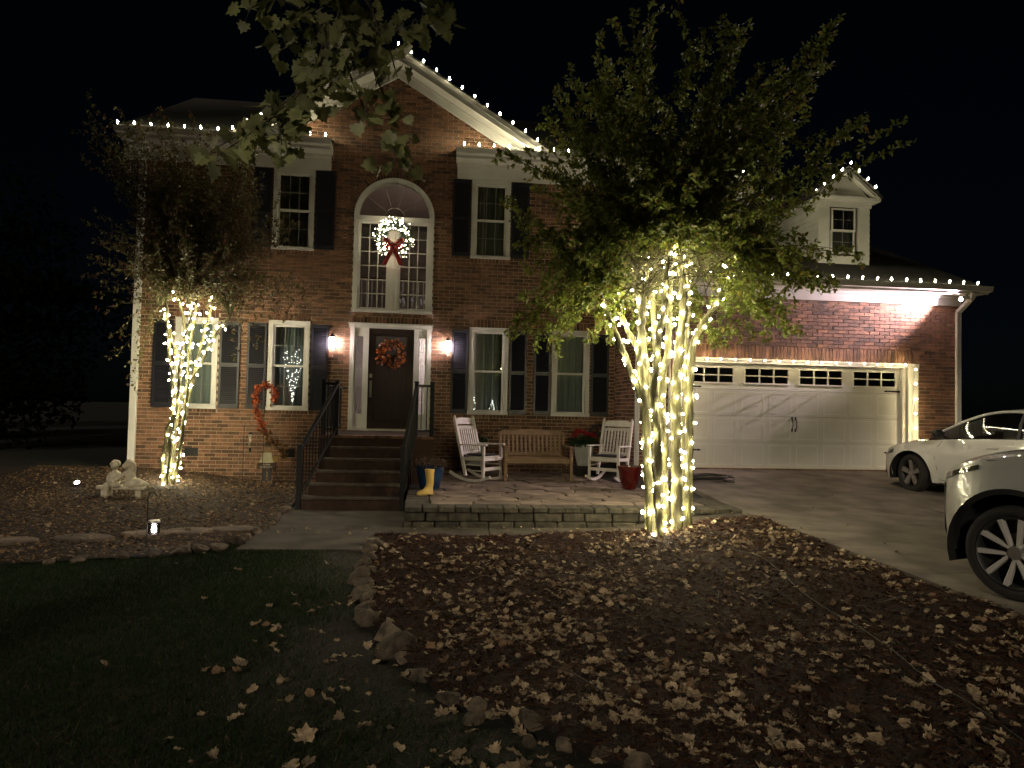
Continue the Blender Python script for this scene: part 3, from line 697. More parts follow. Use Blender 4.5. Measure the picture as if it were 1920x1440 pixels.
def railing(corner, top, bot, s, label):
    R = empty('stair_railing', (bot[0], bot[1], -1.15), 0, label, 'railing')
    def b(mb, n): o = mb.build(n, M_DARK, R, bevel=.003); o.matrix_parent_inverse = parent_inv(R)
    def post(x, y, z0, z1):
        b(MB().box(x-.035, x+.035, y-.035, y+.035, z0, z1).box(x-.043, x+.043, y-.043, y+.043, z1, z1+.025), 'post')
    post(corner[0], corner[1], LZ, .86); post(top[0], top[1], LZ, .86); post(bot[0], bot[1], -1.14, -.18)
    T0, T1 = Vector((top[0], top[1]-.035, .80)), Vector((bot[0], bot[1]+.035, -.24))
    b(MB().bar(T0, T1, .055, .045), 'top_rail'); B0, B1 = T0-Vector((0, 0, .74)), T1-Vector((0, 0, .74))
    b(MB().bar(B0, B1, .04, .035), 'bottom_rail')
    n = 12
    for k in range(1, n): 
        p = T0.lerp(T1, k/n); q = B0.lerp(B1, k/n); b(MB().bar(p, q, .018, .018), 'baluster')
    c, t = Vector((*corner[:2], 0)), Vector((*top[:2], 0))
    for z, hh in ((.81, .045), (.04, .035)): b(MB().bar(c+Vector((s*.036, 0, z)), t-Vector((s*.036, 0, -z)), .045, hh), 'top_rail' if z > .5 else 'bottom_rail')
    for k in (1, 2): p = c.lerp(t, k/3); b(MB().bar(p+Vector((0, 0, .04)), p+Vector((0, 0, .80)), .018, .018), 'baluster')
    for z, hh in ((.81, .045), (.04, .035)): b(MB().bar(c+Vector((0, .036, z)), Vector((corner[0], -.07, z)), .045, hh), 'side_rail')
    for k in range(1, 16): p = Vector((corner[0], corner[1]+k*(-.07-corner[1])/16, 0)); b(MB().bar(p+Vector((0, 0, .04)), p+Vector((0, 0, .80)), .018, .018), 'baluster')
railing((-1.76, -2.62), (-1.535, -2.66), (-1.905, -3.93), 1, 'black metal railing on the garland side of the front steps')
railing((.07, -2.62), (-.20, -2.66), (-.362, -3.93), -1, 'black metal railing between front steps and patio')
# ------------------------------------------------------------------ patio
M_STONE = mat('flagstone', (.25, .19, .145), .9, (.12, .09, .068), 4, .6, 30, rnd=.3)
M_BLOCK = mat('concrete_block', (.078, .066, .045), .92, (.026, .023, .015), 11, .7, 45, rnd=.25)
PZ = -.87
PAT = bpy.data.objects.new('patio', None); link(PAT, None, 'structure')
MB().box(-.2, 4.0, -5.42, -.06, -1.16, PZ-.03).box(4.0, 4.35, -5.42, GY-.02, -1.16, PZ-.031).build('patio_base', mat('joint_soil', (.05, .038, .028), .95, bump=.5), PAT)
def clip_poly(poly, p, n):
    out = []
    for i in range(len(poly)):
        a, b = poly[i], poly[(i+1) % len(poly)]; da, db = (a-p).dot(n), (b-p).dot(n)
        if da <= 0: out.append(a)
        if da*db < 0: out.append(a+(b-a)*(da/(da-db)))
    return out
rs = random.Random(3)
seeds = [Vector((.06+(i+.5+rs.uniform(-.38, .38)+(.5 if j % 2 else 0))*.56, -5.2+(j+.5+rs.uniform(-.38, .38))*.47)) for i in range(-1, 8) for j in range(11)]
for s in seeds:
    poly = [Vector((.06, -5.2)), Vector((3.98, -5.2)), Vector((3.98, -.02)), Vector((.06, -.02))]
    for t in seeds:
        if t is not s and (t-s).length < 2.0 and len(poly) > 2:
            poly = clip_poly(poly, (s+t)/2-(t-s).normalized()*.012, (t-s).normalized())
    if len(poly) < 3: continue
    c = sum(poly, Vector((0, 0)))/len(poly)
    if c.x < .2 and c.y > -2.7: continue
    ring_ = []
    for i in range(len(poly)):
        a, b = poly[i], poly[(i+1) % len(poly)]
        ring_ += [a.lerp(b, .14)+(c-a)*.02, a.lerp(b, .5)+(a-c)*rs.uniform(-.02, .0), a.lerp(b, .86)+(c-b)*.02]
    dz = rs.uniform(-.006, .006)
    MB().prism([(q.x, q.y) for q in ring_], PZ-.035, PZ+dz, 'z').build('flagstone', M_STONE, PAT, bevel=.008)
def jit(mb, s=.008):
    mb.v = [(x+rs.uniform(-s, s), y+rs.uniform(-s, s), z+rs.uniform(-s, s)*.6) for x, y, z in mb.v]; return mb
x = -.27
while x < 4.36:
    L_ = rs.uniform(.19, .235); jit(MB().box(x, min(x+L_-.008, 4.38), -5.56, -5.215, PZ-.065, PZ+.004)).build('cap_block', M_BLOCK, PAT, bevel=.012); x += L_
y = -5.2
while y < -2.75:
    L_ = rs.uniform(.22, .3); jit(MB().box(-.28, .045, y, min(y+L_-.008, -2.70), PZ-.065, PZ+.004)).build('cap_block', M_BLOCK, PAT, bevel=.012); y += L_
y = -5.2
while y < -1.6:
    L_ = rs.uniform(.14, .2); jit(MB().box(4.0, 4.345, y, min(y+L_-.008, -1.46), PZ-.055, PZ+.004)).build('cap_block', M_BLOCK, PAT, bevel=.010); y += L_
for r, (za, zb, ins) in enumerate(((PZ-.185, PZ-.070, .015), (PZ-.30, PZ-.190, .0))):
    x = -.27+(.1 if r else 0)
    if r: MB().box(-.27, -.175, -5.55, -5.40, za, zb).build('wall_block', M_BLOCK, PAT)
    while x < 4.3:
        L_ = rs.uniform(.27, .42); jit(MB().box(x, min(x+L_-.012, 4.34), -5.56+ins-.01*r, -5.42, za, zb)).build('wall_block', M_BLOCK, PAT, bevel=.018); x += L_
    y = -5.40
    while y < -2.8:
        L_ = rs.uniform(.27, .42); jit(MB().box(-.275+ins-.01*r, -.2, y, min(y+L_-.012, -2.70), za, zb)).build('wall_block', M_BLOCK, PAT, bevel=.018); y += L_
# ------------------------------------------------------------------ furniture
M_CHAIR = mat('chair_paint', (.66, .62, .58), .5, (.56, .52, .48), 9, .08, 60)
M_TEAK = mat('teak', (.24, .150, .075), .6, (.16, .095, .048), 6, .3, 40, stretch=(2, 2, 9))
def rocker(loc, rz, label):
    C = empty('rocking_chair', loc, rz, label, 'chair', 'white rocking chairs on the patio')
    def p(mb, n, m=M_CHAIR, bv=.006): return mb.build(n, m, C, bevel=bv)
    w = .29; T = math.radians(15); bk = lambda z: (.20+(z-.38)*math.tan(T))
    for s in (-1, 1):
        p(MB().bar((s*w, bk(.10), .10), (s*w, bk(1.13), 1.13), .045, .05, (0, 1, 0)).lathe([(0, 0), (.02, .01), (.026, .03), (.0, .055)], 8, (s*w, bk(1.13), 1.13)), 'back_post')
        p(MB().bar((s*w, -.25, .07), (s*w, -.25, .64), .045, .045, (0, 1, 0)), 'leg')
        pts = [(s*w, -.40+.88*t, .020+.11*(2*t-.88)**2) for t in np.linspace(0, 1, 15)]
        m = MB()
        for a, b in zip(pts[:-1], pts[1:]): m.bar(a, b, .035, .045)
        p(m, 'runner', bv=0)
        p(MB().bar((s*(w+.005), -.32, .665), (s*(w+.005), bk(.63)+.02, .655), .075, .028), 'armrest')
        for z in (.20, .30): p(MB().bar((s*w, -.25, z), (s*w, bk(z), z), .022, .022), 'stretcher')
        p(MB().bar((s*w, -.25, .42), (s*w, bk(.40), .40), .03, .06), 'side_rail')
    for k in range(7):
        x0 = -.27; y = -.24+k*.063; p(MB().box(-.275, .275, y, y+.055, .435-.05*k/7, .455-.05*k/7), 'seat_slat')
    p(MB().box(-.268, .268, -.272, -.235, .375, .434), 'front_rail'); p(MB().box(-.268, .268, -.265, -.242, .20, .26), 'front_stretcher')
    z = .56; p(MB().bar((-.268, bk(.50), .50), (.268, bk(.50), .50), .03, .055, (0, -math.sin(T), math.cos(T))), 'lower_rail')
    p(MB().bar((-.268, bk(.965), .965), (.268, bk(.965), .965), .03, .05, (0, -math.sin(T), math.cos(T))), 'upper_rail')
    V = []; n = 10
    m = MB()
    for k in range(n):
        xa, xb = -.268+.536*k/n, -.268+.536*(k+1)/n; f = lambda x: 1.135-.16*(abs(x)/.268)**6*.25
        for yy in (0,): m.add([(xa, bk(1.02)-.013, 1.02), (xb, bk(1.02)-.013, 1.02), (xb, bk(f(xb))-.013, f(xb)), (xa, bk(f(xa))-.013, f(xa)), (xa, bk(1.02)+.013, 1.02), (xb, bk(1.02)+.013, 1.02), (xb, bk(f(xb))+.013, f(xb)), (xa, bk(f(xa))+.013, f(xa))], [(0, 1, 2, 3), (7, 6, 5, 4), (0, 4, 5, 1), (2, 6, 7, 3)] + ([(0, 3, 7, 4)] if k == 0 else []) + ([(1, 5, 6, 2)] if k == n-1 else []))
    p(m, 'headrest', bv=0)
    for k in range(8):
        x = -.228+k*.0652; p(MB().bar((x, bk(.52), .52), (x, bk(.95), .95), .032, .012, (0, 1, 0)), 'back_slat', bv=.003)
    p(MB().box(-.24, .24, -.20, .15, .458, .492), 'cushion', mat('dark_cushion', (.02, .02, .028), .9), .015)
    return C
rocker((.98, -2.02, PZ+.002), math.radians(52), 'white slatted rocking chair beside the front steps and blue pot')
rocker((3.42, -1.85, PZ+.002), math.radians(-38), 'white slatted rocking chair beside the red glazed pot and geraniums')
BN = empty('garden_bench', (2.02, -1.78, PZ+.002), math.radians(5), 'teak slatted garden bench between the two rocking chairs', 'bench')
def bp_(mb, n): return mb.build(n, M_TEAK, BN, bevel=.006)
for s in (-1, 1):
    bp_(MB().box(s*.62-.03, s*.62+.03, -.30, -.245, .0, .61), 'leg'); bp_(MB().bar((s*.62, .22, .0), (s*.62, .25, .45), .055, .055, (0, 1, 0)).bar((s*.62, .25, .45), (s*.62, .34, .88), .055, .05, (0, 1, 0)), 'rear_leg')
    bp_(MB().box(s*.62-.04, s*.62+.04, -.33, .27, .611, .640), 'armrest'); bp_(MB().box(s*.62-.018, s*.62+.018, -.245, .22, .33, .395), 'side_rail'); bp_(MB().box(s*.62-.015, s*.62+.015, -.245, .22, .12, .16), 'stretcher')
bp_(MB().box(-.59, .59, -.295, -.26, .325, .405), 'front_apron')
for k in range(6): bp_(MB().box(-.615, .615, -.255+k*.083, -.183+k*.083, .406, .428), 'seat_slat')
bp_(MB().bar((-.59, .262, .47), (.59, .262, .47), .032, .07), 'lower_rail')
n = 12; m = MB()
for k in range(n):
    xa, xb = -.59+1.18*k/n, -.59+1.18*(k+1)/n; f = lambda x: .905+.03*max(0, 1-(abs(x)/.36)**2)
    m.add([(xa, .315, .82), (xb, .315, .82), (xb, .335, f(xb)), (xa, .335, f(xa)), (xa, .347, .82), (xb, .347, .82), (xb, .367, f(xb)), (xa, .367, f(xa))], [(0, 1, 2, 3), (7, 6, 5, 4), (0, 4, 5, 1), (2, 6, 7, 3)])
bp_(m, 'top_rail')
for k in range(14):
    x = -.54+k*1.08/13; bp_(MB().bar((x, .262, .50), (x, .331, .825), .045, .014, (0, 1, 0)), 'back_slat')
# ------------------------------------------------------------------ pots and plants
def blade_plant(N, rad, h, m, name, parent, up=.6, size=.06, z0=0., wid=.45, seed=1):
    g = np.random.default_rng(seed); a = g.uniform(0, 2*PI, N); r = rad*np.sqrt(g.uniform(0, 1, N)); zz = z0+h*g.uniform(0, 1, N)*(1-.55*(r/rad)**2)
    P = np.stack([r*np.cos(a), r*np.sin(a), zz], 1); X = np.stack([np.cos(a), np.sin(a), g.uniform(-.2, up*2, N)], 1)+g.normal(0, .5, (N, 3))
    Rm = frames(X, g.normal(0, .5, (N, 3))+np.array([0, 0, 1.]))
    tv = [(0, 0, 0), (.35, wid/2, .03), (.8, wid*.35, .0), (1, 0, -.05), (.8, -wid*.35, 0), (.35, -wid/2, .03)]
    V, F = scatter(tv, [(0, 1, 5), (1, 2, 5), (2, 4, 5), (2, 3, 4)], P, Rm, size*g.uniform(.6, 1.2, N))
    return np_mesh(name, V, F, m, parent)
def pot(name, loc, prof, m, label, soil_r, soil_z, cat='flower pot'):
    P = empty(name, loc, 0, label, cat)
    MB().lathe(prof, 28).build('vessel', m, P, smooth=True)
    MB().lathe([(0, soil_z), (soil_r, soil_z)], 20).build('soil', mat('potting_soil', (.02, .014, .01), .95, bump=.6), P)
    return P
M_WPOT = mat('white_ceramic', (.60, .62, .60), .35, (.5, .52, .5), 5); M_GREEN = mat('plant_green', (.035, .075, .02), .5, rnd=.4, trans=.2)
wp = [(0, 0), (.13, 0), (.135, .03), (.175, .2), (.205, .40), (.215, .43), (.20, .435), (.185, .40)]
for x, y, lab, s in ((3.18, -.72, 'white tapered planter of red geraniums standing on a dark plinth', 1), (.93, -.70, 'white tapered planter with leafy greens behind a rocking chair', 2)):
    P = pot('white_planter', (x, y, PZ+.20), wp, M_WPOT, lab, .185, .39, 'planter')
    blade_plant(420, .25, .20, M_GREEN, 'foliage', P, .5, .075, .38, .8, s)
    if s == 1:
        rr = random.Random(4)
        mred = mat('geranium_red', (.45, .012, .03), .5, rnd=.35, trans=.2)
        for k, (fx, fy_, fz) in enumerate(((-.17, -.05, .66), (-.08, -.12, .70), (-.12, .06, .69), (.02, -.04, .65), (.13, -.08, .64), (.19, -.02, .60), (.16, .07, .62), (-.20, .03, .60))):
            o = blade_plant(60, .05, .06, mred, 'bloom', P, .4, .035, 0, .9, 20+k); o.location = (fx, fy_, fz-.02)
            MB().tube([(fx*.6, fy_*.6, .42), (fx, fy_, fz)], .004, 5).build('stem', M_GREEN, P)
    else: blade_plant(90, .20, .25, mat('copper_leaf', (.16, .06, .025), .5, rnd=.4, trans=.2), 'foliage', P, .8, .07, .48, .5, 9)
    MB().box(x-.19, x+.19, y-.19, y+.19, PZ+.006, PZ+.199).build('plinth', mat('dark_plinth', (.03, .026, .024), .8, bump=.2), None, bevel=.01, label='dark square plinth under the white planter of '+('geraniums' if s == 1 else 'leafy greens'), cat='plinth')
P = pot('blue_pot', (.06, -3.42, PZ+.006), [(0, 0), (.15, 0), (.16, .02), (.20, .18), (.225, .34), (.24, .37), (.215, .375), (.20, .34)], mat('blue_glaze', (.008, .045, .11), .22, (.005, .02, .06), 8, coat=.5), 'blue glazed pot of dry brown flowers beside the steps', .2, .34)
blade_plant(900, .27, .17, mat('dry_mum', (.10, .045, .03), .8, (.06, .05, .02), 20, rnd=.5), 'dry_flowers', P, .8, .035, .34, .5, 5)
P = pot('red_pot', (3.44, -3.16, PZ+.006), [(0, 0), (.11, 0), (.125, .02), (.17, .17), (.19, .31), (.205, .35), (.21, .385), (.185, .387), (.175, .33)], mat('red_glaze', (.10, .008, .005), .15, (.06, .004, .003), 5, coat=.8), 'dark red glazed pot standing empty near the lit tree', .175, .33)
blade_plant(60, .12, .06, mat('grey_twig', (.16, .15, .12), .8), 'dry_stems', P, .9, .08, .33, .15, 6)
# yellow boot
bt = MB(); K = 14
secs = [(-.095, .0, .115, .052, .0), (-.09, .012, .12, .055, 0)]
rings = []
def ell(cx, cz, rx, ry, tilt=0.):
    return [(cx+rx*math.cos(2*PI*k/K)*math.cos(tilt), ry*math.sin(2*PI*k/K), cz+rx*math.cos(2*PI*k/K)*math.sin(tilt)) for k in range(K)]
prof = [ell(.02, .018, .135, .050), ell(.022, .045, .135, .052), ell(.012, .075, .12, .050, -.12), ell(-.025, .105, .085, .047, -.3), ell(-.05, .145, .062, .047, -.2), ell(-.055, .20, .057, .050), ell(-.05, .28, .064, .057), ell(-.045, .35, .068, .062), ell(-.045, .351, .073, .067), ell(-.044, .385, .074, .068), ell(-.044, .386, .064, .058), ell(-.045, .30, .056, .05)]
V = [q for r in prof for q in r]; F = [(i*K+k, i*K+(k+1) % K, (i+1)*K+(k+1) % K, (i+1)*K+k) for i in range(len(prof)-1) for k in range(K)] + [tuple(range(K))]
BO = empty('rain_boot', (.01, -4.28, PZ+.006), math.radians(205), 'single yellow rubber boot standing on the patio edge', 'boot')
MB().add(V, F).build('upper', mat('yellow_rubber', (.60, .40, .10), .45, (.50, .33, .09), 8, .1, 40), BO, smooth=True)
MB().box(-.115, -.04, -.04, .04, 0, .022).box(.0, .15, -.045, .045, .0, .017).build('sole', mat('boot_sole', (.22, .15, .05), .7), BO, bevel=.006)
# hose reel on the wall behind the right-hand chair
HR = empty('hose_reel', (3.62, -.12, -.05), 0, 'dark round hose reel hung on the brick behind a rocking chair', 'hose reel')
HM = mat('dark_hose', (.022, .020, .018), .55)
HRm = MB()
for k in range(5): HRm.tube([((.20+.012*(k % 2))*math.cos(t), -.03-.028*k, (.20+.012*(k % 2))*math.sin(t)) for t in np.linspace(0, 2*PI, 29)[:-1]], .013, 6, closed=True)
HRm.build('hose', HM, HR, smooth=True); MB().tube([(0, .105, 0), (0, -.16, 0)], .05, 12).build('hub', M_DARK, HR)
for k in range(6): a = 2*PI*k/6; MB().bar((0, -.16, 0), (.2*math.cos(a), -.16, .2*math.sin(a)), .02, .012, (0, 1, 0)).build('spoke', M_DARK, HR)
# garden hose coiled on the driveway
GH = []
for k in range(9*14):
    t = k/14*2*PI; r = .20+.17*math.sin(t*.31)**2+.02*math.sin(2.3*t); GH.append((4.86+.12*math.sin(t*.17)+r*1.25*math.cos(t), -2.85+r*.9*math.sin(t), float(drive_z(-2.85))+.028+.010*(k//14)*.6+.02*math.sin(t*1.7)**2))
GH += [(5.15, -3.1, float(drive_z(-3.1))+.03), (5.32, -3.15, float(drive_z(-3.15))+.02)]
MB().tube(spline(GH, 3), .012, 6).build('garden_hose', HM, None, smooth=True, label='dark garden hose coiled on the driveway by the patio corner', cat='hose')
# ------------------------------------------------------------------ flag
FL = empty('flag', (4.62, GY-.02, 1.75), 0, 'american flag hanging limp from a short pole by the garage door', 'flag')
MB().tube([(0, 0, 0), (.25, -.35, .55)], .011, 8).box(-.03, .03, -.02, .02, -.06, .06).build('pole', mat('pole_white', (.6, .58, .55), .5), FL)
fr, fwt, fbl = mat('flag_red', (.30, .012, .02), .8, trans=.2), mat('flag_white', (.65, .62, .60), .8, trans=.2), mat('flag_blue', (.012, .02, .09), .8, trans=.2)
A0, A1 = Vector((.06, -.08, .13)), Vector((.24, -.34, .53))
def fpt(u, v):   # u along the hoist, v down the fly
    p = A0.lerp(A1, u*.98); g = .055*math.sin(u*19+v*2)*v**.5
    q = p+Vector((.0, .0, -v*.95-.05*v*u)); q += Vector((.55-.75*u, .3, 0))*(-.0)+Vector((.8, .4, 0))*g
    q.x += .30*(.55-u)*v*.4; return q
for k in range(13):
    m = MB(); nv = 14; sub = 2; V = []
    for j in range(nv+1):
        for i in range(sub+1): V.append(fpt((k+i/sub)/13, j/nv))
    F = [(j*(sub+1)+i, j*(sub+1)+i+1, (j+1)*(sub+1)+i+1, (j+1)*(sub+1)+i) for j in range(nv) for i in range(sub) if not (k >= 6 and j < 6)]
    m.add(V, F).build('stripe', fr if k % 2 == 0 else fwt, FL, smooth=True, fixn=False)
V = [fpt(6/13+7/13*i/14, 6/14*j/6) for j in range(7) for i in range(15)]
MB().add(V, [(j*15+i, j*15+i+1, (j+1)*15+i+1, (j+1)*15+i) for j in range(6) for i in range(14)]).build('canton', fbl, FL, smooth=True, fixn=False)
sm_ = MB()
for j in range(9):
    for i in range(6 if j % 2 == 0 else 5):
        u = 6/13+7/13*(j+.7)/9.6; v = (6/14)*((i+.6+(0 if j % 2 == 0 else .5))/6.4); c = fpt(u, v)+Vector((0, -.004, 0)); sm_.add([c+Vector((.008*math.cos(t), -.001, .008*math.sin(t))) if q % 2 == 0 else c+Vector((.0035*math.cos(t), -.001, .0035*math.sin(t))) for q, t in enumerate([PI/2+PI/5*z for z in range(10)])], [tuple(range(10))])
sm_.build('star', fwt, FL, kind='stuff', fixn=False)
# ------------------------------------------------------------------ autumn garland, chime, scarecrow sign
LT = [(0, 0, 0), (.18, .30, .02), (.34, .20, .0), (.52, .46, .03), (.62, .20, 0), (1, 0, -.06), (.62, -.20, 0), (.52, -.46, .03), (.34, -.20, 0), (.18, -.30, .02), (.4, 0, .05)]
LTF = [(10, i, i+1) for i in range(9)] + [(10, 9, 0)]
GA = empty('leaf_garland', (-3.1, -.6, -1.1), 0, 'orange autumn leaf garland arching over a metal hook by the brick wall', 'garland')
gpath = spline([(-3.0, -.62, .48), (-2.98, -.62, .66), (-3.12, -.6, .80), (-3.32, -.6, .72), (-3.34, -.6, .40), (-3.22, -.6, .05), (-3.05, -.58, -.25), (-2.85, -.55, -.38), (-2.76, -.5, -.62)], 12)
g = np.random.default_rng(8); rp_ = resample(gpath, .0052); N = len(rp_)
P = rp_+g.normal(0, .034, (N, 3)); Rm = frames(g.normal(0, 1, (N, 3))+np.array([0, -.5, 0]), g.normal(0, 1, (N, 3))); S_ = g.uniform(.05, .095, N)
k = int(N*.68)
for sl_, mm in ((slice(0, k), mat('orange_leaf', (.42, .10, .03), .55, rnd=.5, trans=.3)), (slice(k, N), mat('brown_leaf', (.22, .12, .04), .6, rnd=.5, trans=.3))):
    V, F = scatter(LT, LTF, P[sl_], Rm[sl_], S_[sl_]); o = np_mesh('leaves', V, F, mm, GA, False, 'stuff'); o.matrix_parent_inverse = parent_inv(GA)
o = MB().tube([(-3.18, -.6, -1.12), (-3.18, -.6, .70), (-3.12, -.6, .80), (-3.03, -.6, .76), (-3.01, -.6, .66)], .008, 6).build('pole', M_DARK, GA); o.matrix_parent_inverse = parent_inv(GA)
WC = empty('wind_chime', (-3.48, -.55, -1.1), 0, 'small wind chime hanging from a curled black hook by the wall', 'wind chime')
for mb, n_ in ((MB().tube([(-3.56, -.55, -1.12), (-3.56, -.55, -.02), (-3.53, -.55, .07), (-3.46, -.55, .08), (-3.42, -.55, .02), (-3.44, -.55, -.03), (-3.47, -.55, -.01)], .006, 6), 'hook'), (MB().lathe([(0, 0), (.035, -.01), (.03, -.04), (0, -.05)], 10, (-3.44, -.55, -.12)), 'cap'), (MB().lathe([(0, 0), (.03, -.03), (.02, -.08), (0, -.10)], 8, (-3.44, -.55, -.42)), 'clapper')):
    o = mb.build(n_, M_DARK, WC); o.matrix_parent_inverse = parent_inv(WC)
for k in range(5):
    a = 2*PI*k/5; o = MB().tube([(-3.44+.02*math.cos(a), -.55+.02*math.sin(a), -.15), (-3.44+.02*math.cos(a), -.55+.02*math.sin(a), -.33-.02*k)], .005, 6).build('chime_tube', mat('chime_metal', (.4, .36, .3), .35, metal=.8), WC); o.matrix_parent_inverse = parent_inv(WC)
SCW = empty('scarecrow_sign', (-3.13, -.42, float(ground_z(-3.13, -.42))), 0, 'small wooden scarecrow sign with pale patchwork shirt and white lettering', 'garden sign')
wd = lambda n, c: mat(n, c, .8, tuple(.7*q for q in c), 12, .2, 50)
def sp(mb, n, m): return mb.build(n, m, SCW, bevel=.003)
sp(MB().prism([(-.09, .06), (-.02, .06), (-.015, .30), (-.08, .30)], -.02, .0), 'leg', wd('sc_denim', (.05, .055, .06))); sp(MB().prism([(.02, .06), (.09, .06), (.085, .30), (.015, .30)], -.02, .0), 'leg', wd('sc_denim', (.05, .055, .06)))
for s in (-1, 1): sp(MB().box(s*.06-.05, s*.06+.05, -.03, .02, -.02, .059), 'shoe', wd('sc_shoe', (.30, .20, .13)))
sp(MB().prism([(-.15, .42), (.13, .42), (.08, .62), (-.07, .62)], -.024, .0), 'shirt', wd('sc_shirt', (.50, .46, .32)))
sp(MB().prism([(-.19, .30), (.17, .30), (.17, .419), (-.19, .419)], -.03, .0), 'board', wd('sc_board', (.07, .035, .02)))
sp(MB().prism([(-.05, .621), (.06, .621), (.075, .68), (.06, .74), (-.05, .74), (-.065, .68)], -.022, .0), 'head', wd('sc_face', (.26, .16, .08)))
sp(MB().prism([(-.12, .741), (.13, .741), (.07, .765), (.05, .84), (-.04, .84), (-.06, .765)], -.024, .0), 'hat', wd('sc_hat', (.05, .032, .02)))
sp(MB().box(.10, .22, -.02, .0, .43, .55), 'patch', wd('sc_patch', (.35, .22, .06))); sp(MB().bar((.13, -.01, .35), (.25, .02, .0), .012, .012), 'stake', wd('sc_stake', (.04, .025, .015)))
for txt, z, s_ in (('HAPPY', .362, .056), ('HARVEST', .312, .056)):
    cu = bpy.data.curves.new('lettering', 'FONT'); cu.body = txt; cu.size = s_; cu.align_x = 'CENTER'; cu.extrude = .001
    o0_ = bpy.data.objects.new('tmp_text', cu); COL.objects.link(o0_); dg_ = bpy.context.evaluated_depsgraph_get(); me_ = bpy.data.meshes.new_from_object(o0_.evaluated_get(dg_)); bpy.data.objects.remove(o0_)
    o = bpy.data.objects.new('lettering', me_); link(o, SCW); o.location = (-.01, -.0325, z); o.rotation_euler = (PI/2, 0, 0); me_.materials.clear(); me_.materials.append(mat('sc_white', (.62, .60, .52), .7))
stw = np.random.default_rng(2); N = 60
Rm = frames(stw.normal(0, 1, (N, 3))+np.array([-1, 0, 0]), stw.normal(0, 1, (N, 3))); V, F = scatter([(0, -.04, 0), (1, 0, 0), (0, .04, 0)], [(0, 1, 2)], np.tile([-.17, -.02, .37], (N, 1))+stw.normal(0, .02, (N, 3)), Rm, stw.uniform(.05, .09, N)); np_mesh('straw', V, F, mat('straw', (.4, .3, .14), .8), SCW, False, 'stuff')
# ------------------------------------------------------------------ stone statue of two children on a bench
M_CAST = mat('cast_stone', (.68, .62, .48), .85, (.50, .45, .33), 9, .5, 60)
STT = empty('garden_statue', (-4.86, -2.75, float(ground_z(-4.86, -2.75))+.02), math.radians(-8), 'cast stone statue of two children reading on a little bench', 'statue')
MB().box(-.40, .40, -.13, .13, .13, .185).build('bench_seat', M_CAST, STT, bevel=.015)
for x in (-.29, .27): MB().box(x-.05, x+.05, -.09, .09, -.05, .1295).build('bench_leg', M_CAST, STT, bevel=.012)
def meta(name, els, res=.012):
    mb = bpy.data.metaballs.new(name); mb.resolution = res; mb.render_resolution = res; mb.threshold = .55
    o = bpy.data.objects.new('tmp_meta', mb); COL.objects.link(o)
    for (x, y, z, r) in els:
        e = mb.elements.new(); e.co = (x, y, z); e.radius = r*1.55
    dg = bpy.context.evaluated_depsgraph_get(); dg.update()
    me = bpy.data.meshes.new_from_object(o.evaluated_get(dg)); bpy.data.objects.remove(o); me.name = name; me.materials.clear(); me.materials.append(M_CAST); me.shade_smooth()
    return link(bpy.data.objects.new(name, me), STT)
def limb(pts, rads, n=7):
    out = []
    for (a, b), (ra, rb) in zip(zip(pts[:-1], pts[1:]), zip(rads[:-1], rads[1:])):
        for t in np.linspace(0, 1, n): out.append((*(np.array(a)*(1-t)+np.array(b)*t), ra*(1-t)+rb*t))
    return out
rr = random.Random(9)
boy = limb([(-.17, 0, .21), (-.17, 0, .32), (-.16, -.01, .38)], [.075, .07, .055]) + limb([(-.16, -.01, .40), (-.155, -.02, .44)], [.03, .03], 3)
boy += [(-.155, -.03, .505, .066), (-.155, -.075, .495, .035), (-.155, -.098, .50, .012)]
boy += [(-.155+.062*math.cos(a)*math.cos(b), -.02+.062*math.sin(a)*math.cos(b), .525+.055*math.sin(b), .022) for a, b in [(rr.uniform(0, 2*PI), rr.uniform(-.1, 1.5)) for _ in range(34)] if not (math.sin(a) < -.55 and b < .5)]
boy += limb([(-.23, -.01, .37), (-.255, -.03, .28), (-.16, -.12, .25)], [.036, .030, .022]) + limb([(-.09, -.01, .37), (-.07, -.04, .29), (-.10, -.12, .26)], [.034, .028, .022])
boy += limb([(-.20, -.02, .21), (-.20, -.16, .20), (-.195, -.17, .08), (-.195, -.175, .0), (-.195, -.21, -.02)], [.05, .045, .035, .026, .022]) + limb([(-.13, -.02, .21), (-.10, -.14, .205), (-.02, -.13, .20)], [.05, .042, .03])
meta('boy_figure', boy)
girl = limb([(.10, .01, .22), (.09, .0, .33), (.075, -.01, .40)], [.08, .066, .05]) + limb([(.07, -.012, .41), (.055, -.02, .45)], [.03, .03], 3)
girl += [(.045, -.03, .51, .064), (.02, -.06, .50, .036), (.0, -.075, .505, .012)]
girl += limb([(.06, .0, .565), (.10, .02, .52), (.115, .02, .44), (.12, .01, .38)], [.05, .05, .042, .026])
girl += limb([(.03, -.05, .39), (-.02, -.10, .33), (-.09, -.12, .28)], [.034, .026, .018]) + limb([(.13, .0, .38), (.12, -.09, .30), (.02, -.13, .25)], [.034, .026, .02])
girl += limb([(.10, -.02, .22), (.22, -.03, .23), (.33, -.02, .21), (.40, -.02, .205)], [.085, .07, .045, .028]) + limb([(.08, -.06, .20), (.18, -.10, .205), (.30, -.08, .20)], [.055, .045, .03])
girl += [(.12+.035*k, -.09+.01*(k % 3), .21+.02*(k % 2), .025) for k in range(7)]
meta('girl_figure', girl)
MB().box(-.21, -.105, -.17, -.10, .235, .25, Matrix.Rotation(.12, 4, 'Y')).box(-.10, .005, -.17, -.10, .225, .24, Matrix.Rotation(-.12, 4, 'Y')).build('book', M_CAST, STT, bevel=.004)
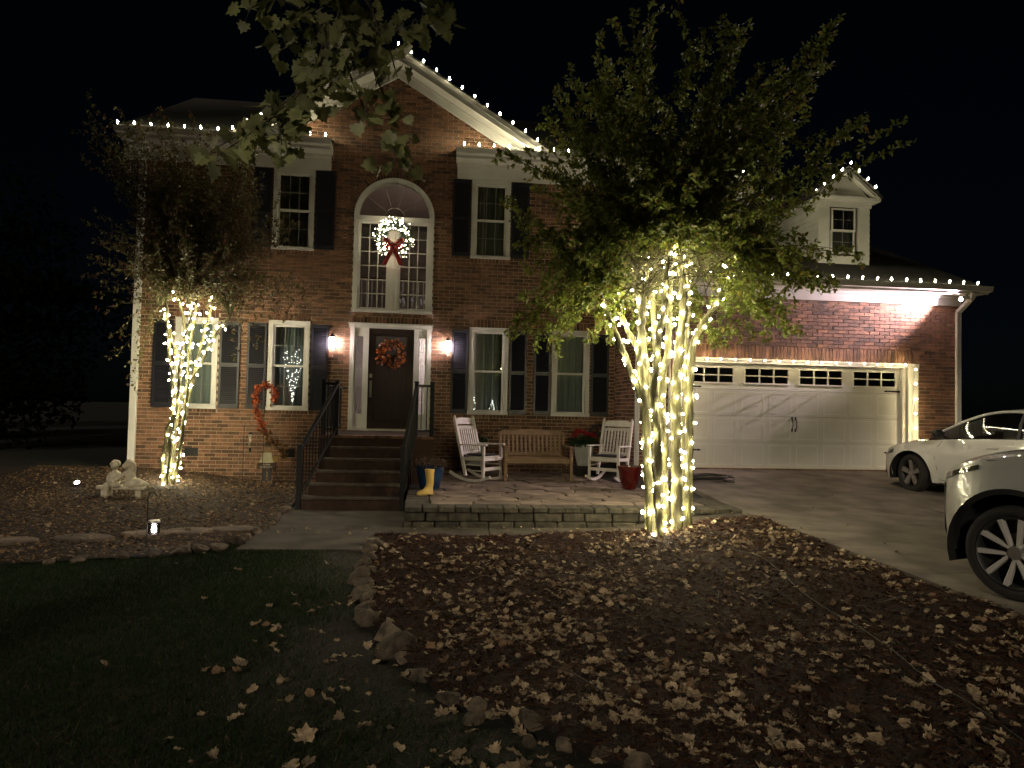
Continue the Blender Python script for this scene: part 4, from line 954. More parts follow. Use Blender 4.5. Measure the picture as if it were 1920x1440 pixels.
# ------------------------------------------------------------------ wall lanterns and floodlight
def sconce(x, label):
    S = empty('wall_lantern', (x, -.012, 1.56), 0, label, 'wall lantern', 'lanterns beside the front door')
    MB().box(-.055, .055, -.02, .0, .05, .27).build('back_plate', M_DARK, S, bevel=.004)
    MB().tube([(0, -.02, .22), (0, -.06, .30), (0, -.12, .33)], .009, 6).build('arm', M_DARK, S)
    MB().lathe([(0, .345), (.02, .34), (.085, .285), (.088, .275), (.0, .275)], 4, (0, -.12, 0), Matrix.Rotation(PI/4, 4, 'Z')).build('cap', M_DARK, S)
    f = MB()
    for sx in (-1, 1):
        for sy in (-1, 1): f.box(sx*.055-.006, sx*.055+.006, -.12+sy*.055-.006, -.12+sy*.055+.006, .045, .2749)
    f.box(-.064, .064, -.184, -.056, .033, .0449); f.build('frame', M_DARK, S)
    MB().box(-.05, .05, -.17, -.07, .05, .265).build('glass', glow('lantern_glow', PINK, 115.0), S)
sconce(-1.985, 'lit black lantern on brick beside the window with tree lights')
sconce(.375, 'lit black lantern on brick beside the railing and rocking chair')
FLD = empty('floodlight', (GX1-.16, GY-.38, 2.985), 0, 'bright twin floodlight under the garage eave corner', 'floodlight')
MB().lathe([(0, 0), (.06, 0), (.06, -.03), (.0, -.03)], 14).build('base', M_WHITE, FLD)
for aim, nm in ((Vector((-.93, -.10, -.16)), 'lit'), (Vector((.75, -.5, -.35)), 'off')):
    q = Vector((0, 0, 1)).rotation_difference(aim).to_matrix().to_4x4(); c = Vector((0, 0, -.09))+aim*.03
    MB().tube([(0, 0, -.03), c], .012, 6).build('knuckle', M_WHITE, FLD)
    MB().lathe([(0, -.03), (.03, -.02), (.05, .05), (.052, .09), (.048, .09), (.044, .06), (0, .055)], 14, c, q).build('lamp_head', M_WHITE, FLD, smooth=True)
    MB().lathe([(0, .075), (.03, .072), (.044, .06)], 14, c, q).build('lens', glow('flood_lens', COOL, 60.0) if nm == 'lit' else M_WPOT, FLD)
spl = bpy.data.lights.new('flood_beam', 'SPOT'); spo = bpy.data.objects.new('flood_beam', spl); link(spo, FLD); spl.energy = 1700; spl.color = (1, .76, .84)
spl.spot_size = math.radians(104); spl.spot_blend = .9; spl.shadow_soft_size = .04
spo.location = Vector((0, 0, -.09))+Vector((-.93, -.10, -.16))*.13; spo.rotation_euler = Vector((-.96, .07, .10)).to_track_quat('-Z', 'Y').to_euler()
# ------------------------------------------------------------------ light strings
C9 = MB().lathe([(.0045, 0), (.012, .012), (.0155, .028), (.011, .05), (.0, .066)], 7).mesh('bulb'); C9.materials.append(glow('roof_bulb', WARM, L_ROOF)); C9.shade_smooth()
MINI = MB().lathe([(.006, -.006), (.0125, .006), (.012, .018), (.006, .028), (0, .032)], 6).mesh('bulb'); MINI.materials.append(glow('tree_bulb', WARM, L_TREE)); MINI.shade_smooth()
DOORB = C9.copy(); DOORB.materials.clear(); DOORB.materials.append(glow('door_bulb', (1, .80, .42), L_DOOR))
WRB = MINI.copy(); WRB.materials.clear(); WRB.materials.append(glow('wreath_bulb', (1, .86, .58), L_WREATH))
def variants(me, name, col, s):
    out = [me]
    for k, f in enumerate((.45, 1.6)):
        m2 = me.copy(); m2.materials.clear(); m2.materials.append(glow(name+'_'+'ab'[k], col, s*f)); out.append(m2)
    return out
BV = {C9.name: variants(C9, 'roof_bulb', WARM, L_ROOF), MINI.name: variants(MINI, 'tree_bulb', WARM, L_TREE), DOORB.name: variants(DOORB, 'door_bulb', (1, .80, .42), L_DOOR)}
SOCK = MB().lathe([(0, -.022), (.009, -.02), (.009, .004), (0, .004)], 6).mesh('socket'); SOCK.materials.append(M_WIRE)
def light_string(name, label, pts, step, me, up, group=None, jitter=.15, first=0.):
    pts = np.asarray(pts, float); S = empty(name, tuple(pts[0]), 0, label, 'string lights', group); o0 = pts[0]
    wpt = resample(pts, min(.15, step)); MB().tube([Vector(p-o0) for p in np.vstack([wpt, pts[-1]])], .004, 4).build('wire', M_WIRE, S)
    rr = random.Random(hash(name) % 99 + len(pts)); bp = resample(pts, step)
    for p in bp:
        d = Vector(up)+Vector((rr.uniform(-jitter, jitter), rr.uniform(-jitter, jitter), rr.uniform(-jitter, jitter)))
        q = d.to_track_quat('Z', 'Y').to_euler(); b = obj_of('bulb', rr.choice(BV[me.name]), S, Vector(p-o0)+d.normalized()*.022, q)
        k = obj_of('socket', SOCK, b)
    return S
UPR = (0, -.25, 1)
light_string('roof_lights', 'roofline string lights along the eave above the dark left tree', [(-6.15, -.50, 5.81), (-4.02, -.50, 5.81)], .313, C9, UPR)
light_string('roof_lights', 'roofline string lights on the cornice return beside the maple leaves', [(-3.75, -.46, 5.84), (-2.16, -.46, 5.84)], .313, C9, UPR)
yr = -.455
light_string('roof_lights', 'roofline string lights climbing both rakes of the front gable', [(GC-GHALF, yr, RE+.03), (GC, yr, APEX+.115), (GC+GHALF, yr, RE+.03)], .313, C9, UPR)
light_string('roof_lights', 'roofline string lights on the cornice above the upper window by the tree', [(.60, -.46, 5.84), (XR+.35, -.46, 5.84)], .313, C9, UPR)
light_string('roof_lights', 'roofline string lights along the garage eave above the floodlight', [(GX0-.2, GY-.5, 3.145), (GX1+.28, GY-.5, 3.145)], .311, C9, UPR)
for cx, lab in ((9.06, 'string lights on the little gable of the dormer clear of the tree'), (6.2, 'string lights on the little gable of the dormer hidden behind the tree')):
    light_string('dormer_lights', lab, [(cx-.80, -.50, 5.30), (cx, -.50, 5.97), (cx+.80, -.50, 5.30)], .262, C9, (.25, -.3, 1))
light_string('garage_lights', 'string lights framing the white garage door', [(4.93, GY-.085, -.1), (4.93, GY-.085, 1.515), (9.88, GY-.085, 1.515), (9.88, GY-.085, -.4)], .302, DOORB, (0, -1, .1))
# ------------------------------------------------------------------ lit window wreath and door wreath
NT = [(0, -.05, 0), (1, 0, .0), (0, .05, 0)]; NF = [(0, 1, 2)]
WR = empty('lit_wreath', (GC, -.13, 3.965), 0, 'lit evergreen wreath with red bow hung on the arched window', 'wreath')
g = np.random.default_rng(4); N = 5200; a = g.uniform(0, 2*PI, N); b = g.uniform(0, 2*PI, N); r = .105*np.sqrt(g.uniform(.1, 1, N))
cen = np.stack([.27*np.cos(a), 0*a, .27*np.sin(a)], 1); off = np.stack([r*np.cos(b)*np.cos(a), r*np.sin(b)*.8, r*np.cos(b)*np.sin(a)], 1)
V, F = scatter(NT, NF, cen+off, frames(off*9+g.normal(0, .55, (N, 3)), g.normal(0, 1, (N, 3))), g.uniform(.04, .085, N)); np_mesh('greenery', V, F, mat('fir_green', (.022, .045, .018), .6, rnd=.4), WR, False, 'stuff')
MB().tube([(.30*math.cos(t), .02, .30*math.sin(t)) for t in np.linspace(0, 2*PI, 33)[:-1]], .02, 6, closed=True).build('ring', M_WIRE, WR)
for k in range(165):
    a = g.uniform(0, 2*PI); rr_ = g.uniform(.15, .42); obj_of('bulb', WRB, WR, (rr_*math.cos(a), -.125+.05*abs(rr_-.27)/.1, rr_*math.sin(a)), Vector((math.cos(a)*.4, -1, math.sin(a)*.4)).to_track_quat('Z', 'Y').to_euler(), .72)
M_BOW = mat('red_ribbon', (.38, .014, .010), .4, (.24, .008, .006), 12, sheen=.3)
def ribbon(name, pts, w, parent, m=M_BOW, up=(0, 0, 1)):
    P = spline(pts, 6); V = []
    for i, p in enumerate(P):
        V += [tuple(p+np.array(up)*w/2), tuple(p-np.array(up)*w/2)]
    o = MB().add(V, [(2*i, 2*i+2, 2*i+3, 2*i+1) for i in range(len(P)-1)]).build(name, m, parent, smooth=True)
    s = o.modifiers.new('solid', 'SOLIDIFY'); s.thickness = .004; return o
for s in (-1, 1):
    ribbon('bow_loop', [(0, -.13, -.20), (s*.10, -.20, -.14), (s*.19, -.18, -.10), (s*.21, -.13, -.17), (s*.12, -.13, -.23), (0, -.14, -.215)], .11, WR)
    ribbon('bow_tail', [(s*.01, -.14, -.22), (s*.05, -.16, -.36), (s*.11, -.15, -.48), (s*.17, -.16, -.62)], .10, WR, M_BOW, (.95, 0, .1))
MB().lathe([(0, -.03), (.03, -.02), (.034, 0), (.03, .02), (0, .03)], 10, (0, -.15, -.205)).build('bow_knot', M_BOW, WR, smooth=True)
DW = empty('door_wreath', (-.775, -.05, 1.53), 0, 'orange and copper autumn leaf wreath on the dark front door', 'wreath')
MB().tube([(.20*math.cos(t), .0, .20*math.sin(t)) for t in np.linspace(0, 2*PI, 33)[:-1]], .03, 6, closed=True).build('ring', mat('vine', (.06, .035, .02), .8), DW)
for nm, N, mm, szr in (('leaves', 190, mat('wreath_orange', (.50, .15, .05), .5, rnd=.55, trans=.2), (.06, .10)), ('dark_leaves', 130, mat('wreath_dark', (.07, .03, .03), .6, rnd=.5), (.06, .10)), ('pale_berries', 90, mat('wreath_pale', (.45, .33, .24), .6, rnd=.4), (.02, .045))):
    a = g.uniform(0, 2*PI, N); rr_ = .20+g.normal(0, .045, N)
    if nm == 'pale_berries': a = PI/2+g.normal(0, .6, N)
    P = np.stack([rr_*np.cos(a), -.03-.03*g.uniform(0, 1, N), rr_*np.sin(a)], 1)
    V, F = scatter(LT, LTF, P, frames(np.stack([np.cos(a), -.35+0*a, np.sin(a)], 1)+g.normal(0, .6, (N, 3)), np.array([0, -1., 0])+g.normal(0, .4, (N, 3))), g.uniform(*szr, N)); np_mesh(nm, V, F, mm, DW, False, 'stuff')
for x, z in ((-.16, -.08), (.17, -.06), (.15, .05)): MB().lathe([(0, -.035), (.035, -.02), (.042, 0), (.035, .022), (0, .03)], 10, (x, -.06, z)).build('pumpkin', mat('wreath_pumpkin', (.50, .17, .07), .5), DW, smooth=True)
rt = random.Random(12)
TW = empty('lit_twig_tree', (-2.80, .22, .38), 0, 'twig tree of tiny white lights inside the window by the front door', 'lit tree')
DOT = MB().lathe([(0, -.006), (.0065, 0), (0, .006)], 5).mesh('bulb'); DOT.materials.append(glow('dot_bulb', (1, .95, .85), 14.0))
tb = MB(); ends = []
for k in range(9):
    a = -.55+k*.14; pts = [(0, 0, 0), (.04*a*2, 0, .35), (.30*a+.02*rt.uniform(-1, 1), .0, .75+.1*rt.random()), (.46*a+.05, 0, 1.18+.12*rt.uniform(-1, 1))]
    P = spline(pts, 8); tb.tube(P, list(np.linspace(.007, .002, len(P))), 4)
    for q in P[3:]:
        if rt.random() < .42: ends.append(q+np.array([rt.gauss(0, .012), -.012, rt.gauss(0, .01)]))
tb.build('twigs', mat('white_twig', (.3, .3, .28), .7), TW)
for q in ends: obj_of('bulb', DOT, TW, q)
for x, h, lab in ((.96, .34, 'tiny cone tree of white lights in the window nearest the lantern side'), (1.36, .26, 'smaller cone tree of white lights beside the window centre bar')):
    T_ = empty('lit_cone_tree', (x, .2, .375), 0, lab, 'lit tree'); MB().lathe([(.07, 0), (.05, h*.35), (0, h)], 8).build('cone', mat('fir_green', (.022, .045, .018), .6, rnd=.4), T_)
    for k in range(15):
        t = k/15; obj_of('bulb', DOT, T_, ((.075*(1-t))*math.cos(k*2.4), -.012-(.075*(1-t))*abs(math.sin(k*2.4)), t*h))
# ------------------------------------------------------------------ garden lamps
HK = empty('hook_lantern', (-2.9, -7.1, float(ground_z(-2.9, -7.1))), 0, 'solar jar lantern glowing on a thin shepherd hook at the bed edge', 'garden lantern')
MB().tube([(0, 0, -.05), (0, 0, .58), (.02, 0, .635), (.06, 0, .645), (.09, 0, .60), (.11, 0, .585), (.125, 0, .63)], .0055, 6).build('hook', M_DARK, HK)
MB().tube([(.105, 0, .585), (.07, 0, .36)], .0025, 4).build('bail', M_DARK, HK)
MB().lathe([(0, .35), (.055, .345), (.06, .325), (.0, .325)], 14, (.07, 0, 0)).build('lid', mat('tin', (.35, .33, .3), .4, metal=.6), HK)
MB().lathe([(0, .20), (.045, .20), (.058, .215), (.06, .30), (.05, .324)], 14, (.07, 0, 0)).build('jar', glass('jar_glass', (.95, .95, .97), .06), HK, smooth=True)
MB().lathe([(0, .215), (.02, .22), (.026, .25), (.02, .285), (0, .29)], 10, (.07, 0, 0)).build('lamp', glow('solar_white', (1, .93, .92), 16.0), HK)
z0 = float(ground_z(-5.94, -1.9))
GS = empty('path_light', (-5.94, -1.95, z0), 0, 'small solar spotlight glowing on the ground beyond the statue', 'garden light')
MB().tube([(0, 0, -.05), (0, 0, .05)], .01, 6).build('spike', M_DARK, GS); MB().lathe([(0, 0), (.04, .005), (.05, .05), (.045, .05), (.0, .04)], 12, (0, 0, .05), Matrix.Rotation(.7, 4, 'X')).build('housing', M_DARK, GS)
MB().lathe([(0, .062), (.03, .055), (.042, .048)], 12, (0, 0, .05), Matrix.Rotation(.7, 4, 'X')).build('lens', glow('spot_white', (1, .95, .95), 30.0), GS)
# ------------------------------------------------------------------ crape myrtles
LEAFV = [(0, 0, 0), (.28, .24, .05), (.68, .22, .04), (1, 0, -.08), (.68, -.22, .04), (.28, -.24, .05)]; LEAFF = [(0, 1, 5), (1, 2, 5), (2, 4, 5), (2, 3, 4)]
M_DBARK = mat('dark_bark', (.035, .028, .018), .85, (.015, .012, .008), 7, .7, 40)
def trunk_mesh(pts, r0, r1, T, name='trunk', seed=0, m=None):
    P = spline(pts, 6); n = len(P); g = np.random.default_rng(seed); rad = np.linspace(r0, r1, n)*(1+.10*np.sin(np.arange(n)*.9+seed))
    rad[-1] *= .7; P[1:-1] += g.normal(0, .006, (n-2, 3))
    o = MB().tube(P, list(rad), 10).build(name, m or M_BARK, T, smooth=True); o.matrix_parent_inverse = parent_inv(T); return P, rad
def wrap(P, rad, pitch, step, phase=0., start=.1):
    d = np.r_[0, np.cumsum(np.linalg.norm(np.diff(P, axis=0), axis=1))]; L = d[-1]; out = []
    s = np.arange(start, L, .02)
    for q in s:
        p = np.array([np.interp(q, d, P[:, k]) for k in range(3)]); r = np.interp(q, d, rad)+.022; a = phase+2*PI*q/pitch
        t = np.array([np.interp(min(q+.05, L), d, P[:, k]) for k in range(3)])-p; t /= np.linalg.norm(t)+1e-9
        u = np.cross(t, [0, 1, 0]); u /= np.linalg.norm(u); v = np.cross(t, u); out.append(p+(u*math.cos(a)+v*math.sin(a))*r)
    return np.array(out)
def tree_lights(label, loc, wraps, step, maxn=298, scale=1.):
    S = empty('tree_lights', loc, 0, label, 'string lights'); o0 = np.array(loc); bul = []
    for wv in wraps:
        MB().tube([Vector(p-o0) for p in wv[::3]], .003, 4).build('wire', M_WIRE, S); bul += list(resample(wv, step))
    rr = random.Random(1); bul = [b for b in bul if b[2] > .9 or rr.random() < .62]; rr.shuffle(bul)
    for p in bul[:maxn]:
        q = p+np.array([rr.gauss(0, .014), rr.uniform(-.03, .006), rr.gauss(0, .035)])
        obj_of('bulb', rr.choice(BV[MINI.name]), S, Vector(q-o0), (rr.uniform(0, 6), rr.uniform(0, 6), 0), scale*rr.uniform(.9, 1.15))
def crown(T, shoots, n_leaf, m1, m2, frac2, size, seed, spread=.16, twig_r=.004, twig_m=None, rej=None):
    g = np.random.default_rng(seed); tw = MB(); P = []; X = []
    tot = sum(len(s) and np.linalg.norm(np.diff(s, axis=0), axis=1).sum() for s in shoots)
    for s in shoots:
        L = np.linalg.norm(np.diff(s, axis=0), axis=1).sum(); k = max(3, len(s)); tw.tube([Vector(p) for p in s], list(np.linspace(twig_r*1.8, twig_r*.5, len(s))), 4, cap=False)
        nt_ = max(2, int(L/.13))
        d = np.r_[0, np.cumsum(np.linalg.norm(np.diff(s, axis=0), axis=1))]
        for q in np.linspace(.12*L, L, nt_):
            base = np.array([np.interp(q, d, s[:, i]) for i in range(3)]); dirv = np.array([np.interp(min(q+.1, L), d, s[:, i]) for i in range(3)])-np.array([np.interp(max(q-.1, 0), d, s[:, i]) for i in range(3)])
            dirv /= np.linalg.norm(dirv)+1e-9; side = g.normal(0, 1, 3); side -= dirv*side.dot(dirv); side /= np.linalg.norm(side)+1e-9
            tl = spread*g.uniform(.5, 1.6)*(1-.45*q/L); td = side*.8+dirv*.6+np.array([0, 0, -.12]); tip = base+td*tl
            tw.tube([Vector(base), Vector(tip)], [twig_r*.5, twig_r*.25], 3, cap=False)
            nl = max(3, int(n_leaf*(.13/ max(tot, .1))*1.0))
            for j in range(nl):
                f = g.uniform(.1, 1.05); P.append(base+(tip-base)*f+g.normal(0, .018, 3)); X.append(td*.5+g.normal(0, .8, 3))
    P, X = np.array(P), np.array(X)
    if rej is not None: k_ = ~rej(P); P, X = P[k_], X[k_]
    N = len(P)
    o = tw.build('branches', twig_m or M_BARK, T, smooth=True); o.matrix_parent_inverse = parent_inv(T)
    Rm = frames(X, g.normal(0, .7, (N, 3))+np.array([0, 0, 1.])); S_ = size*g.uniform(.6, 1.25, N); sel = g.uniform(0, 1, N) < frac2
    for mask, mm, nm in ((~sel, m1, 'crown'), (sel, m2, 'crown')):
        if mask.any():
            V, F = scatter(LEAFV, LEAFF, P[mask], Rm[mask], S_[mask]); o = np_mesh(nm, V, F, mm, T); o.matrix_parent_inverse = parent_inv(T)
    return N
BIG = {'T1': [(2.81, -6.41, -1.12), (2.71, -6.43, -.03), (2.66, -6.45, .56), (2.60, -6.46, 1.03), (2.61, -6.47, 1.5), (2.62, -6.49, 1.96)],
 'T1a': [(2.63, -6.44, .60), (2.56, -6.44, .78), (2.4, -6.44, 1.14), (2.23, -6.43, 1.55), (2.11, -6.43, 1.84)], 'T1b': [(2.61, -6.44, 1.1), (2.56, -6.36, 1.3), (2.43, -6.3, 1.57), (2.33, -6.31, 1.96), (2.30, -6.31, 2.27)],
 'T2': [(2.83, -6.56, -1.12), (2.79, -6.59, -.01), (2.74, -6.61, .62), (2.76, -6.63, 1.2), (2.82, -6.66, 1.72), (2.85, -6.68, 2.15), (2.92, -6.7, 2.67)],
 'T3': [(2.98, -6.33, -1.12), (2.95, -6.36, -.03), (2.91, -6.38, .69), (2.96, -6.41, 1.28), (2.98, -6.43, 1.96), (2.97, -6.45, 2.38)],
 'T4': [(3.12, -6.4, -1.12), (3.09, -6.43, -.02), (3.07, -6.45, .69), (3.10, -6.47, 1.28), (3.13, -6.5, 1.81), (3.07, -6.51, 2.46)],
 'T5': [(3.29, -6.31, -1.12), (3.29, -6.35, -.02), (3.28, -6.37, .72), (3.29, -6.4, 1.29), (3.43, -6.42, 1.59), (3.6, -6.45, 1.9), (3.74, -6.48, 2.26), (3.80, -6.5, 2.45)],
 'T6': [(3.12, -6.04, -1.12), (3.03, -6.07, .11), (2.97, -6.09, .88), (2.88, -6.11, 1.64), (2.8, -6.12, 2.25), (2.72, -6.12, 2.65)],
 'T7': [(2.87, -6.07, -1.12), (2.81, -6.1, .26), (2.79, -6.12, .87), (2.65, -6.14, 2.0), (2.53, -6.14, 2.33), (2.46, -6.14, 2.67)],
 'T8': [(3.33, -6.02, -1.12), (3.34, -6.06, .27), (3.31, -6.09, 1.2), (3.32, -6.11, 1.75), (3.31, -6.13, 2.28), (3.30, -6.14, 2.65)]}
RADS = {'T1': (.062, .042), 'T1a': (.046, .030), 'T1b': (.040, .026), 'T2': (.056, .030), 'T3': (.050, .034), 'T4': (.070, .048), 'T5': (.052, .034), 'T6': (.05, .032), 'T7': (.05, .03), 'T8': (.05, .034)}
TB = empty('crape_myrtle', (3.05, -6.3, -1.1), 0, 'tall multi trunk crape myrtle wrapped in lights beside the patio', 'tree')
wraps = []; tops = []; i = 0
for k, pts in BIG.items():
    Pk, rk_ = trunk_mesh(pts, *RADS[k], TB, seed=i, m=M_BARK); i += 1
    tops.append((Pk[-1], Pk[-1]-Pk[-4]))
    wraps.append(wrap(Pk, rk_, .26+.05*(i % 3), .1, i*1.3, .06 if len(k) == 2 else .15))
tree_lights('warm string lights wound round the tall crape myrtle trunks', (3.05, -6.3, -1.1), wraps, .165, 296, 1.3)
g = np.random.default_rng(21); shoots = []
def arc_shoot(p, end, sag=0., n=9, wob=.04):
    p, end = np.array(p, float), np.array(end, float); m = (p+end)/2+np.array([0, 0, .12*np.linalg.norm(end-p)])+g.normal(0, wob, 3)
    t = np.linspace(0, 1, n)[:, None]; q = (1-t)**2*p+2*t*(1-t)*m+t*t*end; q[:, 2] -= sag*(t[:, 0]**2); return q
C0 = np.array([3.0, -6.35, 2.3])
for k in range(210):
    p, d = tops[g.integers(len(tops))]
    th = g.uniform(0, 2*PI); el = g.uniform(-.25, 1.15)
    R_ = g.uniform(.9, 2.0) if el < .5 else g.uniform(1.5, 3.4)
    end = C0+np.array([math.cos(th)*math.cos(el)*min(R_, 2.05), math.sin(th)*math.cos(el)*min(R_, 1.9)*.9, math.sin(el)*R_+.15]); shoots.append(arc_shoot(p, end, g.uniform(0, .25) if el < .4 else 0.))
for k in range(105):       # lower, fuller skirt in the light
    p, d = tops[g.integers(len(tops))]; th = g.uniform(0, 2*PI); r_ = g.uniform(.8, 1.75); end = C0+np.array([math.cos(th)*r_, math.sin(th)*r_*.85, g.uniform(-.75, .5)]); shoots.append(arc_shoot(p, end, .2))
for k in range(130):      # short sprouts crowding the cut stems
    p, d = tops[g.integers(len(tops))]; th = g.uniform(0, 2*PI); r_ = g.uniform(.25, .75); shoots.append(arc_shoot(p+np.array([0, 0, -.1]), p+np.array([math.cos(th)*r_, math.sin(th)*r_*.8, g.uniform(.0, .75)]), .05, 7, .03))
for e_ in ((.85, -6.2, 3.75), (.95, -6.2, 3.1), (1.0, -6.1, 1.55), (1.15, -6.15, 1.75), (1.35, -6.1, 1.4), (1.6, -6.0, 1.35), (1.25, -6.5, 2.2), (4.4, -6.6, 1.75), (4.6, -6.6, 2.25), (4.95, -6.62, 2.2), (5.3, -6.69, 2.55), (4.3, -6.3, 1.6), (4.9, -6.75, 5.3), (4.95, -6.74, 5.45), (4.8, -6.5, 4.9), (4.6, -6.7, 4.6), (4.5, -6.3, 4.9), (5.3, -6.74, 4.2), (5.1, -6.6, 3.6)):
    ps = sorted(tops, key=lambda t: abs(t[0][0]-e_[0]))[:3]; p = ps[g.integers(3)][0]; shoots.append(arc_shoot(p, e_, .05, 12, .02)); shoots.append(arc_shoot(p, np.array(e_)+g.normal(0, .12, 3), .05, 12, .04))
def vase(P):
    hw = .40+.17*np.clip(P[:, 2]-.8, 0, 2.2); return (np.abs(P[:, 0]-2.95) < hw) & (P[:, 1] < -5.75) & (P[:, 2] < 2.45)
n1 = crown(TB, shoots, 102000, M_LEAF, M_LEAF2, .16, .064, 33, .20, .006, rej=vase)
long_ = [arc_shoot((3.72, -6.47, 2.25), e_, 0, 14, .02) for e_ in ((5.86, -6.8, 4.20), (5.92, -6.79, 3.92), (5.36, -6.74, 4.24))]
n2 = crown(TB, long_, 900, M_LEAF, M_LEAF2, .05, .062, 34, .07)
LT2 = {'a': [(-4.65, -1.6, -1.14), (-4.68, -1.61, -.59), (-4.62, -1.63, -.13), (-4.51, -1.67, .42), (-4.59, -1.68, 1.15), (-4.66, -1.69, 1.69), (-4.7, -1.71, 2.27)],
 'b': [(-4.72, -1.22, -1.14), (-4.71, -1.25, -.52), (-4.63, -1.28, .26), (-4.53, -1.32, 1.05), (-4.49, -1.36, 1.89), (-4.63, -1.36, 2.36), (-4.71, -1.35, 2.45)],
 'c': [(-4.57, -1.48, -1.14), (-4.46, -1.51, -.66), (-4.39, -1.54, -.04), (-4.32, -1.58, .73), (-4.3, -1.6, 1.41), (-4.2, -1.64, 2.12), (-4.23, -1.64, 2.27)],
 'd': [(-4.64, -1.11, -1.14), (-4.53, -1.15, -.37), (-4.46, -1.18, .26), (-4.32, -1.22, .99), (-4.18, -1.26, 1.63), (-4.04, -1.3, 2.17), (-4.03, -1.31, 2.58)],
 'e': [(-4.65, -1.35, -1.14), (-4.58, -1.39, -.2), (-4.44, -1.44, .55), (-4.18, -1.48, 1.05), (-3.95, -1.53, 1.52), (-3.77, -1.56, 1.86), (-3.62, -1.58, 2.02)],
 'f': [(-4.62, -1.6, -1.14), (-4.55, -1.64, -.19), (-4.45, -1.68, .54), (-4.41, -1.71, 1.33), (-4.25, -1.75, 1.95), (-4.32, -1.75, 2.28)],
 'g': [(-4.64, -1.23, -1.14), (-4.6, -1.28, .11), (-4.57, -1.31, .92), (-4.67, -1.32, 1.51), (-4.83, -1.32, 1.98), (-4.95, -1.31, 2.2)]}
TS = empty('crape_myrtle', (-4.62, -1.4, -1.12), 0, 'smaller crape myrtle wrapped in lights at the dark house corner', 'tree')
wraps = []; tops = []
for i, (k, pts) in enumerate(LT2.items()):
    Pk, rk_ = trunk_mesh(pts, .036, .022, TS, seed=40+i); tops.append((Pk[-1], Pk[-1]-Pk[-4])); wraps.append(wrap(Pk, rk_, .22+.04*(i % 3), .1, i*1.7, .08))
tree_lights('warm string lights wound round the smaller crape myrtle by the statue', (-4.62, -1.4, -1.12), wraps, .10, 200, 1.2)
shoots = []; C1 = np.array([-4.25, -1.5, 2.75])
for k in range(260):
    p, d = tops[g.integers(len(tops))]; th = g.uniform(0, 2*PI); el = g.uniform(-.12, 1.45); R_ = g.uniform(1.1, 2.2)
    end = C1+np.array([math.cos(th)*math.cos(el)*R_*.98, math.sin(th)*math.cos(el)*min(R_, 1.3), math.sin(el)*R_*1.12]); shoots.append(arc_shoot(p, end, g.uniform(0, .2)))
for k in range(70):
    p = tops[g.integers(len(tops))][0]; shoots.append(arc_shoot(p, (g.uniform(-6.1, -3.3), g.uniform(-2.2, -.8), g.uniform(4.3, 5.65)), 0., 10, .05))
for e_ in ((-6.3, -1.3, 2.75), (-6.1, -1.2, 2.5), (-5.9, -1.5, 2.15), (-5.7, -1.3, 1.75), (-5.6, -1.4, 1.35), (-5.3, -1.5, 1.0), (-5.2, -1.6, 1.5), (-5.25, -1.5, .75), (-2.3, -1.6, 2.35), (-2.6, -1.5, 2.1), (-3.0, -1.6, 1.75), (-3.2, -1.6, 1.6), (-2.5, -1.5, 2.9), (-2.1, -1.6, 2.7), (-3.5, -1.7, 1.4)):
    p = tops[g.integers(len(tops))][0]; p = sorted(tops, key=lambda t: abs(t[0][0]-e_[0]))[0][0]; shoots.append(arc_shoot(p, e_, .08, 12, .03))
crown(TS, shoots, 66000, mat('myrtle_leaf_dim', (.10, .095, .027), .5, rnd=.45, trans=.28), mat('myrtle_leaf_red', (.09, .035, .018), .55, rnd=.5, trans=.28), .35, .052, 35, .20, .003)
# ------------------------------------------------------------------ maple overhanging the lawn
M_MAPLE = mat('maple_leaf', (.22, .23, .10), .5, (.14, .155, .06), 15, rnd=.4, trans=.25); M_MBARK = mat('maple_bark', (.09, .075, .06), .9, (.05, .04, .032), 9, .6, 40)
ML = empty('maple_tree', (-4.7, -16.3, -1.15), 0, 'maple with large pale green leaves drooping in front of the gable', 'tree')
def mpart(mb, n, m, **k): o = mb.build(n, m, ML, **k); o.matrix_parent_inverse = parent_inv(ML); return o
mpart(MB().tube(spline([(-4.7, -16.3, -1.2), (-4.68, -16.3, .5), (-4.62, -16.35, 2.2), (-4.5, -16.4, 4.2), (-4.2, -16.6, 7.5)], 4), list(np.linspace(.3, .16, 17)), 12), 'trunk', M_MBARK, smooth=True)
mpart(MB().tube(spline([(-4.55, -16.35, 3.2), (-3.6, -15.0, 4.3), (-1.9, -12.9, 4.1), (-.75, -11.3, 3.6), (-.35, -10.7, 3.35)], 5), list(np.linspace(.12, .02, 21)), 8), 'limb', M_MBARK, smooth=True)
